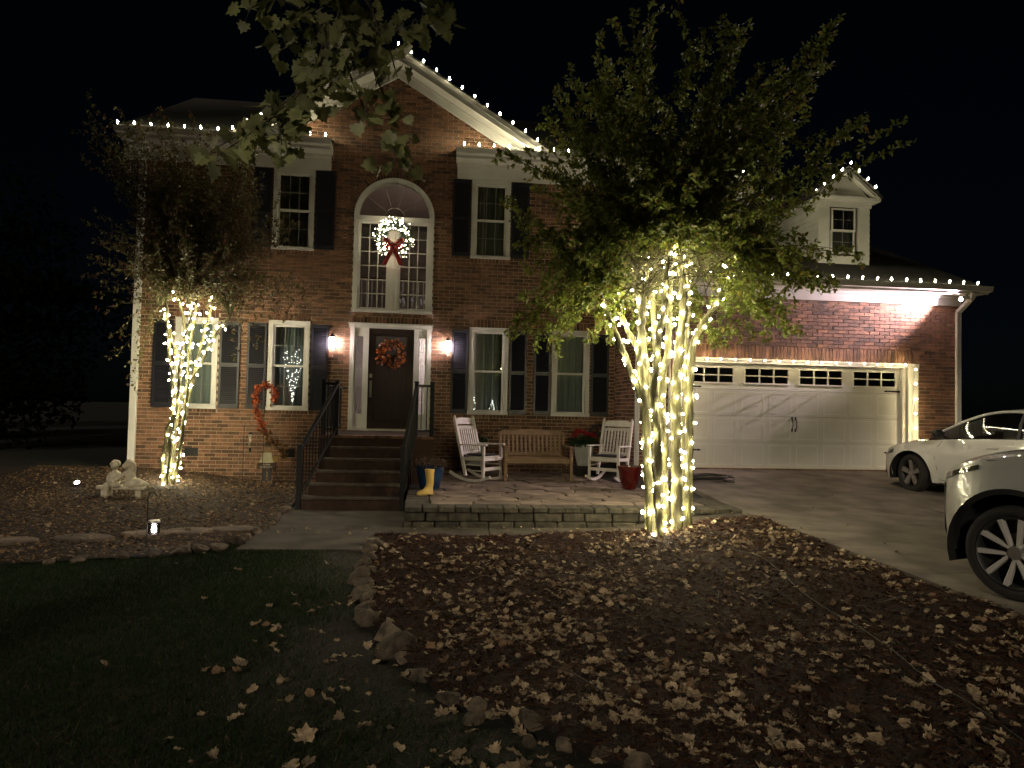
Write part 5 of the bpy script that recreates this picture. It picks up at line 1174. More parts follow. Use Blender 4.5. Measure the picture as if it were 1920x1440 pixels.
twigs = [[(-.7, -11.28, 3.55), (-.50, -11.28, 2.75), (-.61, -11.25, 2.27), (-.77, -11.22, 2.04), (-.97, -11.2, 1.87), (-1.14, -11.17, 1.75)], [(-.45, -10.9, 3.42), (-.40, -10.93, 2.76), (-.37, -10.92, 2.42), (-.25, -10.93, 2.12), (-.23, -10.92, 1.82)],
 [(-.55, -11.18, 2.95), (-.66, -11.14, 2.55), (-.86, -11.1, 2.36)], [(-.38, -10.75, 3.36), (-.14, -10.85, 3.05), (-.08, -10.85, 2.72)], [(-.60, -11.25, 2.35), (-.72, -11.0, 2.15), (-.84, -10.97, 1.86)], [(-.50, -11.28, 2.6), (-.47, -11.27, 2.25), (-.36, -11.27, 1.98)], [(-.72, -11.2, 2.12), (-.98, -11.05, 1.98), (-1.22, -10.95, 1.86)], [(-.40, -10.93, 2.7), (-.2, -11.05, 2.58), (-.12, -11.1, 2.62)], [(-.55, -11.2, 2.8), (-.48, -11.05, 2.6), (-.52, -11.0, 2.3)], [(-.61, -11.25, 2.3), (-.62, -11.3, 2.1), (-.72, -11.3, 1.93)], [(-.40, -10.93, 2.75), (-.28, -11.0, 2.5), (-.22, -11.05, 2.3)], [(-.50, -11.28, 2.7), (-.36, -11.3, 2.55), (-.30, -11.32, 2.38)], [(-.08, -10.85, 2.95), (.02, -10.9, 2.8), (.04, -10.95, 2.68)], [(-.66, -11.14, 2.55), (-.85, -11.2, 2.6), (-1.0, -11.25, 2.5)], [(-.77, -11.22, 2.04), (-.80, -11.3, 1.9), (-.78, -11.32, 1.78)]]
ml = [(0, 0), (.10, .03), (.16, .16), (.03, .30), (.10, .30), (.14, .42), (.30, .34), (.36, .52), (.46, .40), (.52, .28), (.62, .34), (.72, .24), (.74, .13), (1.0, 0)]
outl0 = outl = ml + [(x, -y) for x, y in ml[-2:0:-1]]
def maple_leaf(seed, lobe=1.):
    r = random.Random(seed); el = [(.5-.5*math.cos(2*PI*i/len(outl0)), (1 if i <= len(outl0)/2 else -1)*.34*abs(math.sin(2*PI*i/len(outl0)))) for i in range(len(outl0))]; outl = [(a*lobe+c*(1-lobe)+r.uniform(-.02, .02), b*lobe+d*(1-lobe)+r.uniform(-.02, .02)) for (a, b), (c, d) in zip(outl0, el)]; cx = .42; c1, c2, c3 = r.uniform(-.25, .15), r.uniform(-.3, .3), r.uniform(.0, .35); f = lambda x, y: (x, y, c1*x*x-.6*c3*abs(y)+c2*x*y+(.5*c3*y*y))
    V = [f(cx, 0)]+[f(x, y) for x, y in outl]+[f(cx+(x-cx)*.55, y*.55) for x, y in outl]; n = len(outl); F = []
    for i in range(n):
        j = (i+1) % n; F += [(1+i, 1+j, 1+n+j, 1+n+i), (0, 1+n+i, 1+n+j)]
    me = MB().add(V, F).mesh('leaf'); me.shade_smooth(); return me
mleaves = [maple_leaf(k) for k in range(6)]
for me in mleaves: me.materials.append(M_MAPLE)
rl = random.Random(17); cnt = 0; pet = MB(); extra = []
for ti, tw in enumerate(twigs):
    P = spline(tw, 6); mpart(MB().tube(P, list(np.linspace(.009, .003, len(P))), 5), 'twig', M_MBARK)
    Q = resample(P, .052); lo = 1 if ti not in (0, 1, 3) else int(.28*len(Q))
    for q in Q[lo:]:
        for _ in range(3 if rl.random() < .7 else 2):
            d = Vector((rl.gauss(0, .55), rl.gauss(-.2, .5), rl.uniform(-1.0, .25))); d.normalize(); st_ = Vector(q); en = st_+d*rl.uniform(.03, .09)+Vector((rl.gauss(0, .03), rl.gauss(0, .03), 0))
            pet.tube([st_, en], .0012, 3, cap=False)
            x = (d+Vector((rl.gauss(0, .35), rl.gauss(0, .35), -.55))).normalized(); zz = Vector((rl.gauss(0, .75), -1+rl.gauss(0, .55), rl.gauss(.3, .6))); y = zz.cross(x).normalized(); zz = x.cross(y)
            if cnt >= 298 or (cnt > 20 and rl.random() < .35):
                extra.append((rl.choice(mleaves), Matrix.LocRotScale(en, Matrix((x, y, zz)).transposed().to_quaternion(), Vector((1, 1, 1))*rl.uniform(.065, .12)))); continue
            o = obj_of('leaf', rl.choice(mleaves), ML); o.matrix_parent_inverse = parent_inv(ML); M4 = Matrix((x, y, zz)).transposed().to_4x4(); o.rotation_euler = M4.to_euler(); o.location = en; o.scale = (rl.uniform(.065, .125),)*3; cnt += 1
mpart(pet, 'leaf_stalks', M_GREEN, kind='stuff')
ex = MB()
for me, M4 in extra: ex.add([M4 @ v.co for v in me.vertices], [tuple(q.vertices) for q in me.polygons])
if ex.v: mpart(ex, 'leaves', M_MAPLE, kind='stuff', fixn=False)
# added to the maple: unseen crown behind the camera, sized to shade the facade
gm = np.random.default_rng(90); CC = np.array([-2.6, -18.2, 12.0]); RR = np.array([11.5, 3.6, 6.4]); lim = MB(); PP = []
for k in range(26):
    a, e = gm.uniform(0, 2*PI), gm.uniform(-.25, 1.2); tip = CC+RR*np.array([math.cos(a)*math.cos(e), math.sin(a)*math.cos(e), math.sin(e)])*gm.uniform(.75, .98); b0 = np.array([-4.35, -16.5, gm.uniform(4.4, 7.2)]); mid = (b0+tip)/2+np.array([0, 0, .7])
    lim.tube(spline([b0, mid, tip], 4), list(np.linspace(.09, .015, 9)), 5)
mpart(lim, 'shade_limbs', M_MBARK, smooth=True)
u = gm.normal(size=(34000, 3)); u /= np.linalg.norm(u, axis=1)[:, None]; PP = CC+RR*u*(gm.uniform(0, 1, 34000)**.30)[:, None]
V, F = scatter([(x, y, 0) for x, y in outl]+[(.42, 0, .06)], [(len(outl), i, (i+1) % len(outl)) for i in range(len(outl))], PP, frames(gm.normal(0, 1, (len(PP), 3)), gm.normal(0, .6, (len(PP), 3))+np.array([0, -.7, .7])), gm.uniform(.26, .42, len(PP)))
o = np_mesh('crown', V, F, M_MAPLE, ML); o.matrix_parent_inverse = parent_inv(ML)  # leaves of the added crown that keeps the sun off the facade
# ------------------------------------------------------------------ cars (local: +x forward from the front axle, +y left, z up from the road)
M_CARW = mat('car_white', (.62, .61, .58), .28, coat=1., spec=.5); M_PLAST = mat('black_plastic', (.012, .012, .012), .55); M_TYRE = mat('tyre', (.014, .013, .012), .85, bump=.2, bscale=80)
M_TINT = mat('tinted_glass', (.004, .004, .005), .03, coat=1.); M_CHROME = mat('chrome', (.65, .63, .6), .12, metal=1.); M_LENS = mat('lamp_lens', (.03, .028, .027), .06, coat=1., spec=.8)
M_RIMD = mat('dark_rim', (.20, .185, .17), .4, metal=.3); M_RIMS = mat('machined_rim', (.66, .64, .60), .35, metal=.35)
def interp(pts):
    P = spline(pts, 10) if len(pts[0]) == 3 else spline([(a, b, 0) for a, b in pts], 10); o = np.argsort(P[:, 0]); xs, zs = P[o, 0], P[o, 1]
    return lambda x: float(np.interp(x, xs, zs))
M_SILVER = mat('car_silver', (.31, .305, .30), .3, coat=1.)
def car(name, loc, rz, label, S):
    M_CARW = S['paint']
    C = empty(name, loc, rz, label, 'car')
    wb, oh, ro, W = S['wb'], S['oh'], S['ro'], S['W']; xN, xT = oh, -(wb+ro); R = S['arch']; wz = S['r']
    zs, zc = interp(S['shoulder']), interp(S['centre'])
    def hw(x):
        a = S['xa']; b = xT+.75
        if x > a: t = (x-a)/(xN-a); return W/2*max(0, 1-t**S['pn'])**(1/S['pn'])
        if x < b: t = (b-x)/(b-xT); return W/2*max(0, 1-t**2.8)**(1/2.8)
        return W/2
    def zb(x):
        base = S['sill']
        if x > R+.02: base += (S['nose_sill']-S['sill'])*min(1, (x-R)/(xN-R))
        for xc in (0, -wb):
            if abs(x-xc) < R: base = max(base, wz+math.sqrt(max(0, R*R-(x-xc)**2))*1.0)
        return base
    def side(x, t):
        z0, z1 = zb(x), zs(x); z = z0+(z1-z0)*t; h = hw(x); lo = S['sill']; u = (z-lo)/max(.1, z1-lo); sc_ = min(1, h/(W/2))
        y = h-(.075*(1-min(1, u*1.8))**2+S['tumble']*max(0, (u-.55)/.45)**2.2)*sc_
        for xc in (0, -wb):         # flared arches
            d = math.hypot(x-xc, z-wz)-R
            if d < .16: y += S['flare']*(1-max(0, d)/.16)**1.5*sc_
        if S.get('crease'):
            zc_ = S['crease'](x); y += .018*math.exp(-((z-zc_)/.035)**2)*sc_
        return Vector((x, max(y, .0), z))
    ths = np.linspace(0, PI, 19)
    xs = set(np.round(np.linspace(xT, xN, 60), 4)) | set(np.round(xN-(xN-S['xa'])*(np.linspace(0, 1, 16)**2.2), 4)) | set(np.round(xT+.75*(np.linspace(0, 1, 10)**2.2), 4))
    for xc in (0, -wb): xs |= set(np.round(xc+R*np.cos(ths), 4)) | {round(xc+R+.002, 4), round(xc-R-.002, 4)}
    xs = sorted(xs); nt_ = 14; nc = 9; cols = []
    for x in xs:
        col = [side(x, t) for t in np.linspace(0, 1, nt_)]; sh = col[-1]; zc_ = zc(x)
        for k in range(1, nc+1):
            f = k/nc; y = sh.y*(1-f); col.append(Vector((x, y, sh.z+(zc_-sh.z)*(1-(1-f)**2.6))))
        cols.append(col)
    m = len(cols[0]); V = [v for c in cols for v in c]; nv = len(V); V += [Vector((v.x, -v.y, v.z)) for v in V]; F = []
    for i in range(len(xs)-1):
        for j in range(m-1):
            a = (i*m+j, (i+1)*m+j, (i+1)*m+j+1, i*m+j+1); F.append(a); F.append(tuple(nv+q for q in a[::-1]))
    b = MB().add(V, F).build('body', M_CARW, C, weld=True, smooth=True)
    # greenhouse
    g0, g1 = S['cowl'], S['tail']; roof = interp(S['roof']); st_ = np.linspace(g0, g1, 46); rows = []
    rp0, rp1 = S['roof0'], S['roof1']
    for x in st_:
        shp = side(x, 1.0); zr = roof(x); f = max(0, min(1, (zr-shp.z)/max(.01, S['rh']-zs(rp0)))); yb = shp.y-.02; yr_ = yb*(1-S['incl']*f)
        if x > rp0: yr_ = yb*(1-S['incl']*f)*(1-.04*(x-rp0)/(g0-rp0))
        col = [Vector((x, yb, shp.z-.01)), Vector((x, yb+(yr_-yb)*.5+.02*f, shp.z+(zr-shp.z)*.5)), Vector((x, yr_, max(zr-.035*f, shp.z-.01)))] + [Vector((x, yr_*(1-k/6), zr+S['rc']*(1-(1-k/6)**2)*f-(.035*f*(1-k/6)**3))) for k in range(1, 7)]
        rows.append(col)
    m = 9; V = [v for c in rows for v in c]; nv = len(V); V += [Vector((v.x, -v.y, v.z)) for v in V]; glassF, shieldF, roofF = [], [], []
    for i in range(len(st_)-1):
        xm = (st_[i]+st_[i+1])/2
        for j in range(m-1):
            a = (i*m+j, (i+1)*m+j, (i+1)*m+j+1, i*m+j+1); tgt = (glassF if j < 2 else (shieldF if (xm > rp0 or xm < rp1) else roofF)); tgt += [a, tuple(nv+q for q in a[::-1])]
    for Fs, nm, mm in ((glassF, 'side_window', M_TINT), (shieldF, 'windscreen', M_TINT), (roofF, 'roof', M_CARW)): MB().add(V, Fs).build(nm, mm, C, smooth=True)
    for s in (1, -1):
        edge = [Vector((c[2].x, s*(c[2].y+.002), c[2].z+.004)) for c in rows]; MB().tube(edge[1:-1], .022, 8).build('roof_pillar', M_CARW, C, smooth=True)
        belt = [Vector((c[0].x, s*(c[0].y+.004), c[0].z+.012)) for c in rows]; MB().tube(belt[2:-2], .008, 6).build('belt_trim', S['belt'], C, smooth=True)
        for xc in S['pillars']:
            c = min(rows, key=lambda q: abs(q[0].x-xc)); MB().tube([Vector((q.x, s*(q.y+.004), q.z)) for q in c[:3]], .025, 6).build('door_pillar', M_PLAST, C)
        # mirror
        mx = S['mirror']; sp_ = side(mx, 1.0); MB().tube([Vector((mx, s*(sp_.y-.02), sp_.z+.02)), Vector((mx+.01, s*(sp_.y+.10), sp_.z+.07))], .02, 6).build('mirror_stalk', M_PLAST, C)
        mm = MB().lathe([(0, -.09), (.055, -.07), (.075, -.02), (.078, .03), (.06, .075), (0, .09)], 12, (0, 0, 0), Matrix.Rotation(PI/2, 4, 'X')); mm.v = [(x*.85+mx+.02, y+s*(sp_.y+.17), z*1.0+sp_.z+.095) for x, y, z in mm.v]; mm.build('mirror', S['mirror_m'], C, smooth=True)
        # arch lips, seams, lamps
        for xc in (0, -wb):
            lip = []
            for t in np.linspace(-.12, PI+.12, 31):
                x = xc+R*math.cos(t); z = wz+R*math.sin(t); q = side(x, 0.0) if abs(x-xc) < R*.995 else side(x, max(0, (z-zb(x))/(zs(x)-zb(x))))
                lip.append(Vector((x, s*(q.y+.004), z)))
            if S['clad']:
                Vv = []; 
                for t, q in zip(np.linspace(-.12, PI+.12, 31), lip): Vv += [q+Vector((0, s*.012, 0)), Vector((xc+(R-S['clad'])*math.cos(t), q.y-s*.0, wz+(R-S['clad'])*math.sin(t))), q+Vector((0, -s*.02, 0))]
                MB().add(Vv, [(3*i, 3*i+3, 3*i+4, 3*i+1) for i in range(30)]+[(3*i, 3*i+3, 3*i+5, 3*i+2) for i in range(30)]).build('arch_cladding', M_PLAST, C, smooth=True)
            ln = []
            for t in np.linspace(-.3, PI+.3, 21):
                for yy in (lip[15].y-s*.015, lip[15].y-s*.32): ln.append(Vector((xc+(R+.004)*math.cos(t), yy, wz+(R+.004)*math.sin(t))))
            nL = len(ln); MB().add(ln+[Vector((xc, lip[15].y-s*.32, wz))], [(2*i, 2*i+2, 2*i+3, 2*i+1) for i in range(20)]+[(nL, 2*i+1, 2*i+3) for i in range(20)]).build('wheel_well', mat('well_black', (.004, .004, .004), .9), C)
        for seam in S['seams']:
            pts = [side(x, (z-zb(x))/(zs(x)-zb(x))) for x, z in seam]; MB().tube([Vector((q.x, s*(q.y+.0005), q.z)) for q in pts], .0035, 5).build('panel_gap', M_PLAST, C)
        q = side(S['mirror']-.80, .83); MB().bar((q.x-.09, s*(q.y+.02), q.z), (q.x+.09, s*(q.y+.02), q.z-.005), .022, .025).build('door_handle', M_CARW, C, bevel=.006)
        hx0, hx1, hz0, hz1 = S['lamp']; nn = 10; Vv = []
        for i in range(nn+1):
            x = hx0+(hx1-hx0)*i/nn; za, zb_ = hz0(i/nn), hz1(i/nn)
            for j in range(4):
                z = za+(zb_-za)*j/3; q = side(x, min(1, (z-zb(x))/(zs(x)-zb(x)))); Vv.append(Vector((x+.003, s*(q.y+.006), q.z)))
        MB().add(Vv, [(i*4+j, i*4+4+j, i*4+5+j, i*4+1+j) for i in range(nn) for j in range(3)]).build('headlight', M_LENS, C, smooth=True)
        for xc, st in ((0, S['steer']), (-wb, 0)):
            wy = W/2-S['inset']; wh = empty('wheel', (xc, s*wy, wz), st+(PI if s < 0 else 0)); wh.parent = C
            r, rr_ = S['r'], S['rim']; w2 = .11
            RX = Matrix.Rotation(-PI/2, 4, 'X')       # lathe axis z -> +y outward
            MB().lathe([(rr_, -w2*1.6), (r-.02, -w2*1.55), (r, -w2*1.2), (r, -.035), (r-.012, .0), (r-.045, .012), (rr_+.012, .004), (rr_, -.01), (rr_-.005, -.05)], 40, (0, 0, 0), RX).build('tyre', M_TYRE, wh, smooth=True)
            MB().lathe([(rr_+.004, -.008), (rr_-.006, .004), (rr_-.022, -.01), (rr_-.03, -.05), (rr_-.035, -.12), (.0, -.125)], 40, (0, 0, 0), RX).build('rim', M_PLAST, wh, smooth=True)
            MB().lathe([(0, .0), (.05, -.004), (.06, -.025), (.055, -.06), (0, -.06)], 16, (0, 0, 0), RX).build('hub', M_RIMD, wh, smooth=True)
            MB().lathe([(0, -.10), (.15, -.10), (.15, -.115), (0, -.116)], 24, (0, 0, 0), RX).build('brake_disc', mat('disc_steel', (.2, .19, .18), .4, metal=.8), wh)
            for k in range(5):
                a0 = 2*PI*k/5+S['spin']
                for dd in ((-.25, .25) if S['twin'] else (0,)):
                    a1 = a0+dd*.55; a2 = a0+dd*1.35; ca, sa = math.cos, math.sin
                    def pt(rad, ang, off, y): return Vector((rad*ca(ang)-off*sa(ang), y, rad*sa(ang)+off*ca(ang)))
                    w0, w1 = (.012, .022) if S['twin'] else (.032, .045)
                    Vs = [pt(.05, a1, -w0, -.012), pt(.05, a1, w0, -.012), pt(rr_-.012, a2, w1, -.002), pt(rr_-.012, a2, -w1, -.002)]; Vs += [v+Vector((0, -.05, 0)) for v in Vs]
                    MB().add(Vs, [(0, 1, 2, 3), (7, 6, 5, 4), (0, 4, 5, 1), (1, 5, 6, 2), (2, 6, 7, 3), (3, 7, 4, 0)]).build('spoke', S['spokem'], wh, bevel=.005)
    MB().box(xT+.35, xN-.45, -W/2+.34, W/2-.34, S['sill']-.03, S['sill']+.25).build('underbody', M_PLAST, C)
    for s in (1, -1): MB().box(-wb+R+.03, -R-.03, s*(W/2-.2)-.13, s*(W/2-.2)+.13, S['sill']-.012, S['sill']+.06).build('sill', M_PLAST, C, bevel=.01)
    Vn = []; z1 = S['grille']
    for i in range(13):
        y = -W*.36+W*.72*i/12; x = max([q for q in np.linspace(0, xN, 60) if hw(q) >= abs(y)], default=xN); Vn += [Vector((x+.012, y, z1[0])), Vector((x+.012, y, z1[1]))]
    MB().add(Vn, [(2*i, 2*i+2, 2*i+3, 2*i+1) for i in range(12)]).build('grille', M_PLAST, C)
    return C
def place(wx, wy, wz_, head, inset, W):
    f = Vector((-math.cos(head), math.sin(head))); left = Vector((-f.y, f.x)); rz = math.atan2(f.y, f.x); c = Vector((wx, wy))-left*(W/2-inset); return (c.x, c.y, wz_), rz
hs = math.radians(75); W_ = 1.79
loc, rz = place(8.20, -3.70, float(drive_z(-4.2))-.0, hs, .02, W_)
car('parked_hatchback', loc, rz, 'white hatchback with dark five spoke wheels parked facing the garage', dict(paint=M_CARW, wb=2.65, oh=.86, ro=.72, W=W_, arch=.385, r=.325, rim=.232, sill=.20, nose_sill=.20, xa=.10, pn=2.3, tumble=.07, flare=.022, inset=.02,
 shoulder=[(-3.4, .92), (-2.6, .99), (-1.6, .97), (-.7, .93), (-.2, .88), (.3, .80), (.6, .71), (.86, .58)], centre=[(-3.4, .96), (-2.6, 1.02), (-.5, .98), (-.1, .95), (.3, .88), (.6, .78), (.86, .60)],
 cowl=-.28, tail=-3.15, roof=[(-3.3, .98), (-3.0, 1.15), (-2.5, 1.34), (-1.9, 1.41), (-1.35, 1.41), (-.9, 1.28), (-.28, .95), (.0, .80)], roof0=-1.15, roof1=-2.6, rh=1.41, incl=.24, rc=.03, belt=M_PLAST, pillars=(-1.75,), mirror=-.62, mirror_m=M_PLAST, clad=0, crease=interp([(-3.4, .82), (-2, .74), (-1, .70), (-.3, .74), (.3, .70), (.9, .5)]),
 seams=[[(-.52, .26), (-.50, .45), (-.46, .62), (-.50, .80), (-.56, .90)], [(-1.72, .28), (-1.72, .6), (-1.70, .92)], [(-.52, .26), (-1.1, .25), (-1.72, .27)]], lamp=(.78, .34, lambda t: .56+.10*t, lambda t: .60+.13*t), steer=math.radians(-14), twin=False, rimm=M_RIMD, spokem=M_RIMD, spin=.3, grille=(.26, .50)))
hs = math.radians(70); W_ = 1.90
loc, rz = place(4.60, -9.90, float(drive_z(-9.9))+.0, hs, .02, W_)
car('parked_suv', loc, rz, 'pale silver white sport utility vehicle with silver and black wheels at the driveway edge', dict(paint=M_SILVER, wb=2.79, oh=.90, ro=1.05, W=W_, arch=.505, r=.372, rim=.285, sill=.26, nose_sill=.30, xa=.12, pn=2.2, tumble=.06, flare=.03, inset=.02,
 shoulder=[(-3.85, 1.12), (-2.8, 1.2), (-1.6, 1.19), (-.6, 1.17), (.0, 1.13), (.35, 1.07), (.6, 1.0), (.9, .84)], centre=[(-3.85, 1.16), (-2.8, 1.22), (-.6, 1.24), (-.1, 1.22), (.35, 1.16), (.6, 1.08), (.9, .88)],
 cowl=-.35, tail=-3.6, roof=[(-3.75, 1.1), (-3.4, 1.42), (-2.9, 1.62), (-2.2, 1.69), (-1.5, 1.68), (-1.0, 1.56), (-.35, 1.22), (.0, 1.05)], roof0=-1.25, roof1=-3.0, rh=1.68, incl=.22, rc=.03, belt=M_CHROME, pillars=(-1.65, -2.7), mirror=-.68, mirror_m=M_SILVER, clad=.045, crease=None,
 seams=[[(-.62, .34), (-.62, .7), (-.66, 1.14)], [(.42, 1.05), (.2, 1.085), (-.3, 1.14)], [(-1.66, .34), (-1.66, 1.17)]], lamp=(.83, .28, lambda t: .84+.17*t, lambda t: .90+.145*t), steer=math.radians(4), twin=True, rimm=M_PLAST, spokem=M_RIMS, spin=-.42, grille=(.40, .84)))
# ------------------------------------------------------------------ dark trees beyond the house corner
for k, (x, y, h, lab) in enumerate(((-11.5, 5.0, 7.0, 'tall dark tree standing alone beyond the house corner downspout'), (-15.0, 9.0, 8.5, 'dark wide tree far beyond the path light'), (-18.5, 2.0, 6.5, 'dark round tree out past the path light and side yard'), (-23, 14, 10, 'tallest dark tree at the far end of the side yard'), (-29, 6, 9, 'distant dark tree at the outer side of the yard'))):
    B_ = empty('background_tree', (x, y, -1.15), 0, lab, 'tree', 'dark trees beyond the house'); gb = np.random.default_rng(300+k)
    MB().tube([(0, 0, -.1), (.1, 0, h*.3), (0, .1, h*.75)], [.2, .15, .05], 8).build('trunk', M_MBARK, B_, smooth=True)
    n_ = 7000; u = gb.normal(size=(n_, 3)); u /= np.linalg.norm(u, axis=1)[:, None]; P = u*(gb.uniform(.25, 1, n_)**.5)[:, None]*np.array([h*.42, h*.4, h*.5])+np.array([0, 0, h*.5]); P *= (1+.13*np.sin(P[:, 2:3]*2.1+k))
    V, F = scatter(LEAFV, LEAFF, P, rand_rot(n_, gb), gb.uniform(.12, .24, n_)); np_mesh('crown', V, F, mat('night_foliage', (.003, .004, .002), 1., rnd=.4, spec=0.), B_)
# ------------------------------------------------------------------ rocks, stepping stones
def rock_mesh(seed):
    r = random.Random(seed); bm = bmesh.new(); bmesh.ops.create_icosphere(bm, subdivisions=2, radius=.5)
    pl = [(Vector((r.gauss(0, 1), r.gauss(0, 1), r.gauss(0, 1))).normalized(), r.uniform(.24, .44)) for _ in range(11)]
    for v in bm.verts:
        for n_, d in pl:
            k = v.co.dot(n_)
            if k > d: v.co -= n_*(k-d)*.92
        v.co += v.co.normalized()*r.uniform(-.035, .035)
    me = bpy.data.meshes.new('rock'); bm.to_mesh(me); bm.free(); me.materials.append(M_ROCK); return me
M_ROCK = mat('field_stone', (.17, .13, .09), .95, (.05, .04, .028), 13, 1., 22, rnd=.4)
rocks = [rock_mesh(k) for k in range(7)]; rr = random.Random(31)
def rock(x, y, sx, sy, sz, label, group, z=None):
    zz = float(ground_z(x, y))+sz*.22 if z is None else z
    o = obj_of('edging_stone', rr.choice(rocks), None, (x, y, zz), (rr.uniform(-.25, .25), rr.uniform(-.25, .25), rr.uniform(0, 6)), (sx, sy, sz)); tag(o, label, 'rock', group)
gl = ('rough field stone in the edging between lawn and leafy mulch bed', 'stones edging the main mulch bed')
for x, y, s in ((-.60, -6.72, .30), (-.52, -6.95, .26), (-.58, -7.12, .22), (-.50, -8.2, .24), (-.56, -8.42, .30), (-.50, -8.66, .28), (-.47, -8.83, .22), (-.49, -9.0, .26), (-.44, -9.16, .20), (-.42, -9.33, .24), (-.45, -9.52, .22), (-.40, -9.70, .24), (-.22, -10.02, .34), (-.15, -10.32, .36), (-.12, -10.46, .20), (.0, -10.76, .24), (.12, -10.86, .14), (.15, -11.1, .19), (.30, -11.22, .20), (.27, -11.36, .17), (.38, -11.30, .13), (.56, -11.40, .25), (.68, -11.68, .16), (.52, -11.62, .13), (.84, -11.78, .17), (.97, -11.9, .2), (-.55, -7.5, .2), (-.58, -7.8, .24)):
    s *= .8 if y < -9.9 else 1.
    rock(x, y, s*rr.uniform(.9, 1.2), s*rr.uniform(.7, 1.0), s*rr.uniform(.5, .72), *gl)
gl2 = ('field stone in the edging of the bed beside the walkway', 'stones edging the left bed')
for x, y, s in ((-2.05, -4.05, .22), (-2.06, -4.35, .26), (-2.04, -4.75, .2), (-2.0, -5.1, .2), (-1.98, -5.4, .17), (-2.03, -5.7, .2), (-2.05, -6.0, .26), (-2.08, -6.35, .22), (-2.1, -6.65, .22), (-2.2, -6.95, .26), (-2.35, -7.1, .2), (-2.5, -7.2, .30), (-2.75, -7.33, .24), (-3.0, -7.42, .18), (-3.35, -7.55, .2), (-3.6, -7.62, .15)): rock(x, y, s*rr.uniform(.9, 1.2), s*rr.uniform(.7, 1.0), s*rr.uniform(.5, .75), *gl2)
for k, (x, y, a, b_) in enumerate(((-2.83, -5.95, .30, .22), (-2.33, -5.80, .30, .2), (-3.85, -6.4, .34, .22), (-3.25, -6.12, .28, .2), (-4.5, -6.6, .3, .2))):
    pts = [(x+a*math.cos(t)*rr.uniform(.82, 1.1), y+b_*math.sin(t)*rr.uniform(.82, 1.1)) for t in np.linspace(0, 2*PI, 11)[:-1]]; z = float(ground_z(x, y))
    MB().prism(pts, z-.02, z+.052, 'z').build('stepping_stone', M_STONE, None, bevel=.012, label='flat stepping stone lying in the mulch by the hook lantern', cat='stepping stone', group='stepping stones in the left bed')
# ------------------------------------------------------------------ grass, pine straw, fallen leaves
g = np.random.default_rng(77)
def scatter_area(N, x0, x1, y0, y1, test):
    x = g.uniform(x0, x1, N*2); y = g.uniform(y0, y1, N*2); k = test(x, y); return x[k][:N], y[k][:N]
def in_main(x, y): return (x > line_x(ROCK_LINE, y)) & (x < 4.34) & (y < -6.15) & (y > -13.4)
def in_left(x, y): return (x < line_x(LEFT_LINE, y)) & (y < -.02) & (y > -7.75)
def in_lawn(x, y): return ~in_main(x, y) & ~in_left(x, y) & (x < 2.8) & ~((x > -2.05) & (y > -7.02)) & (y < -5.8)
# bare patches in the turf: coherent noise
def patch(x, y): return np.sin(1.7*x+.6)*np.sin(1.3*y+.9)+.6*np.sin(3.1*x-2.2*y)+.35*np.sin(6.3*x+5.1*y)
x, y = scatter_area(190000, -7.0, 1.4, -12.8, -6.6, lambda a, b: in_lawn(a, b) & (patch(a, b)*.35+1.5*(a-line_x(ROCK_LINE, b)+.55)+.35*np.clip(-b-9.5, 0, 3)*.6 < .1+g.normal(0, .45, len(a))))
N = len(x); P = np.stack([x, y, ground_z(x, y)-.004], 1); th = g.uniform(0, 2*PI, N); X = np.stack([np.cos(th)*.55, np.sin(th)*.55, np.ones(N)], 1)
V, F = scatter([(0, -.035, 0), (0, .035, 0), (.6, .02, .06), (1, 0, .22)], [(0, 1, 2), (0, 2, 3)], P, frames(X, g.normal(0, 1, (N, 3))), g.uniform(.025, .055, N)); np_mesh('lawn_grass', V, F, mat('grass', (.015, .034, .007), .75, rnd=.45, trans=.2, spec=.2), None, False, 'stuff')
x, y = scatter_area(16000, -6, 2.8, -13, -6.2, lambda a, b: in_lawn(a, b)); N = len(x); P = np.stack([x, y, ground_z(x, y)+.006], 1); th = g.uniform(0, 2*PI, N)
V, F = scatter([(0, -.018, 0), (0, .018, 0), (1, 0, 0)], [(0, 1, 2)], P, frames(np.stack([np.cos(th), np.sin(th), g.normal(0, .2, N)], 1), np.tile([0, 0, 1.], (N, 1))), g.uniform(.04, .12, N)); np_mesh('dead_thatch', V, F, mat('thatch', (.11, .075, .042), .9, rnd=.4), None, False, 'stuff')
def straw(name, N, box, test, zf, m, lr, wid):
    x, y = scatter_area(N, *box, test); n = len(x); P = np.stack([x, y, np.array([0.]*n)], 1); P[:, 2] = zf(x, y)+g.uniform(-.004, .03, n); th = g.uniform(0, 2*PI, n)
    Rm = frames(np.stack([np.cos(th), np.sin(th), g.normal(0, .22, n)], 1), np.tile([0, 0, 1.], (n, 1))+g.normal(0, .4, (n, 3)))
    V, F = scatter([(-.5, -wid, 0), (-.5, wid, 0), (0, wid, .05), (0, -wid, .05), (.5, 0, 0)], [(0, 1, 2), (0, 2, 3), (3, 2, 4)], P, Rm, g.uniform(*lr, n)); np_mesh(name, V, F, m, None, False, 'stuff')
M_STRAW = mat('pine_straw', (.060, .021, .009), .85, rnd=.6, spec=.2); M_CHIP = mat('bark_chip', (.022, .009, .0045), .9, rnd=.5, spec=.2)
straw('pine_straw', 52000, (-.7, 4.35, -13.4, -6.1), in_main, bed_z, M_STRAW, (.06, .16), .011)
straw('bark_mulch', 30000, (-.7, 4.35, -13.4, -6.1), in_main, bed_z, M_CHIP, (.02, .06), .16)
lz = lambda x, y: ground_z(x, y)+.025
straw('pine_straw', 26000, (-7.5, -2, -7.75, -.02), in_left, lz, mat('left_straw', (.13, .075, .036), .8, rnd=.6), (.05, .13), .012)
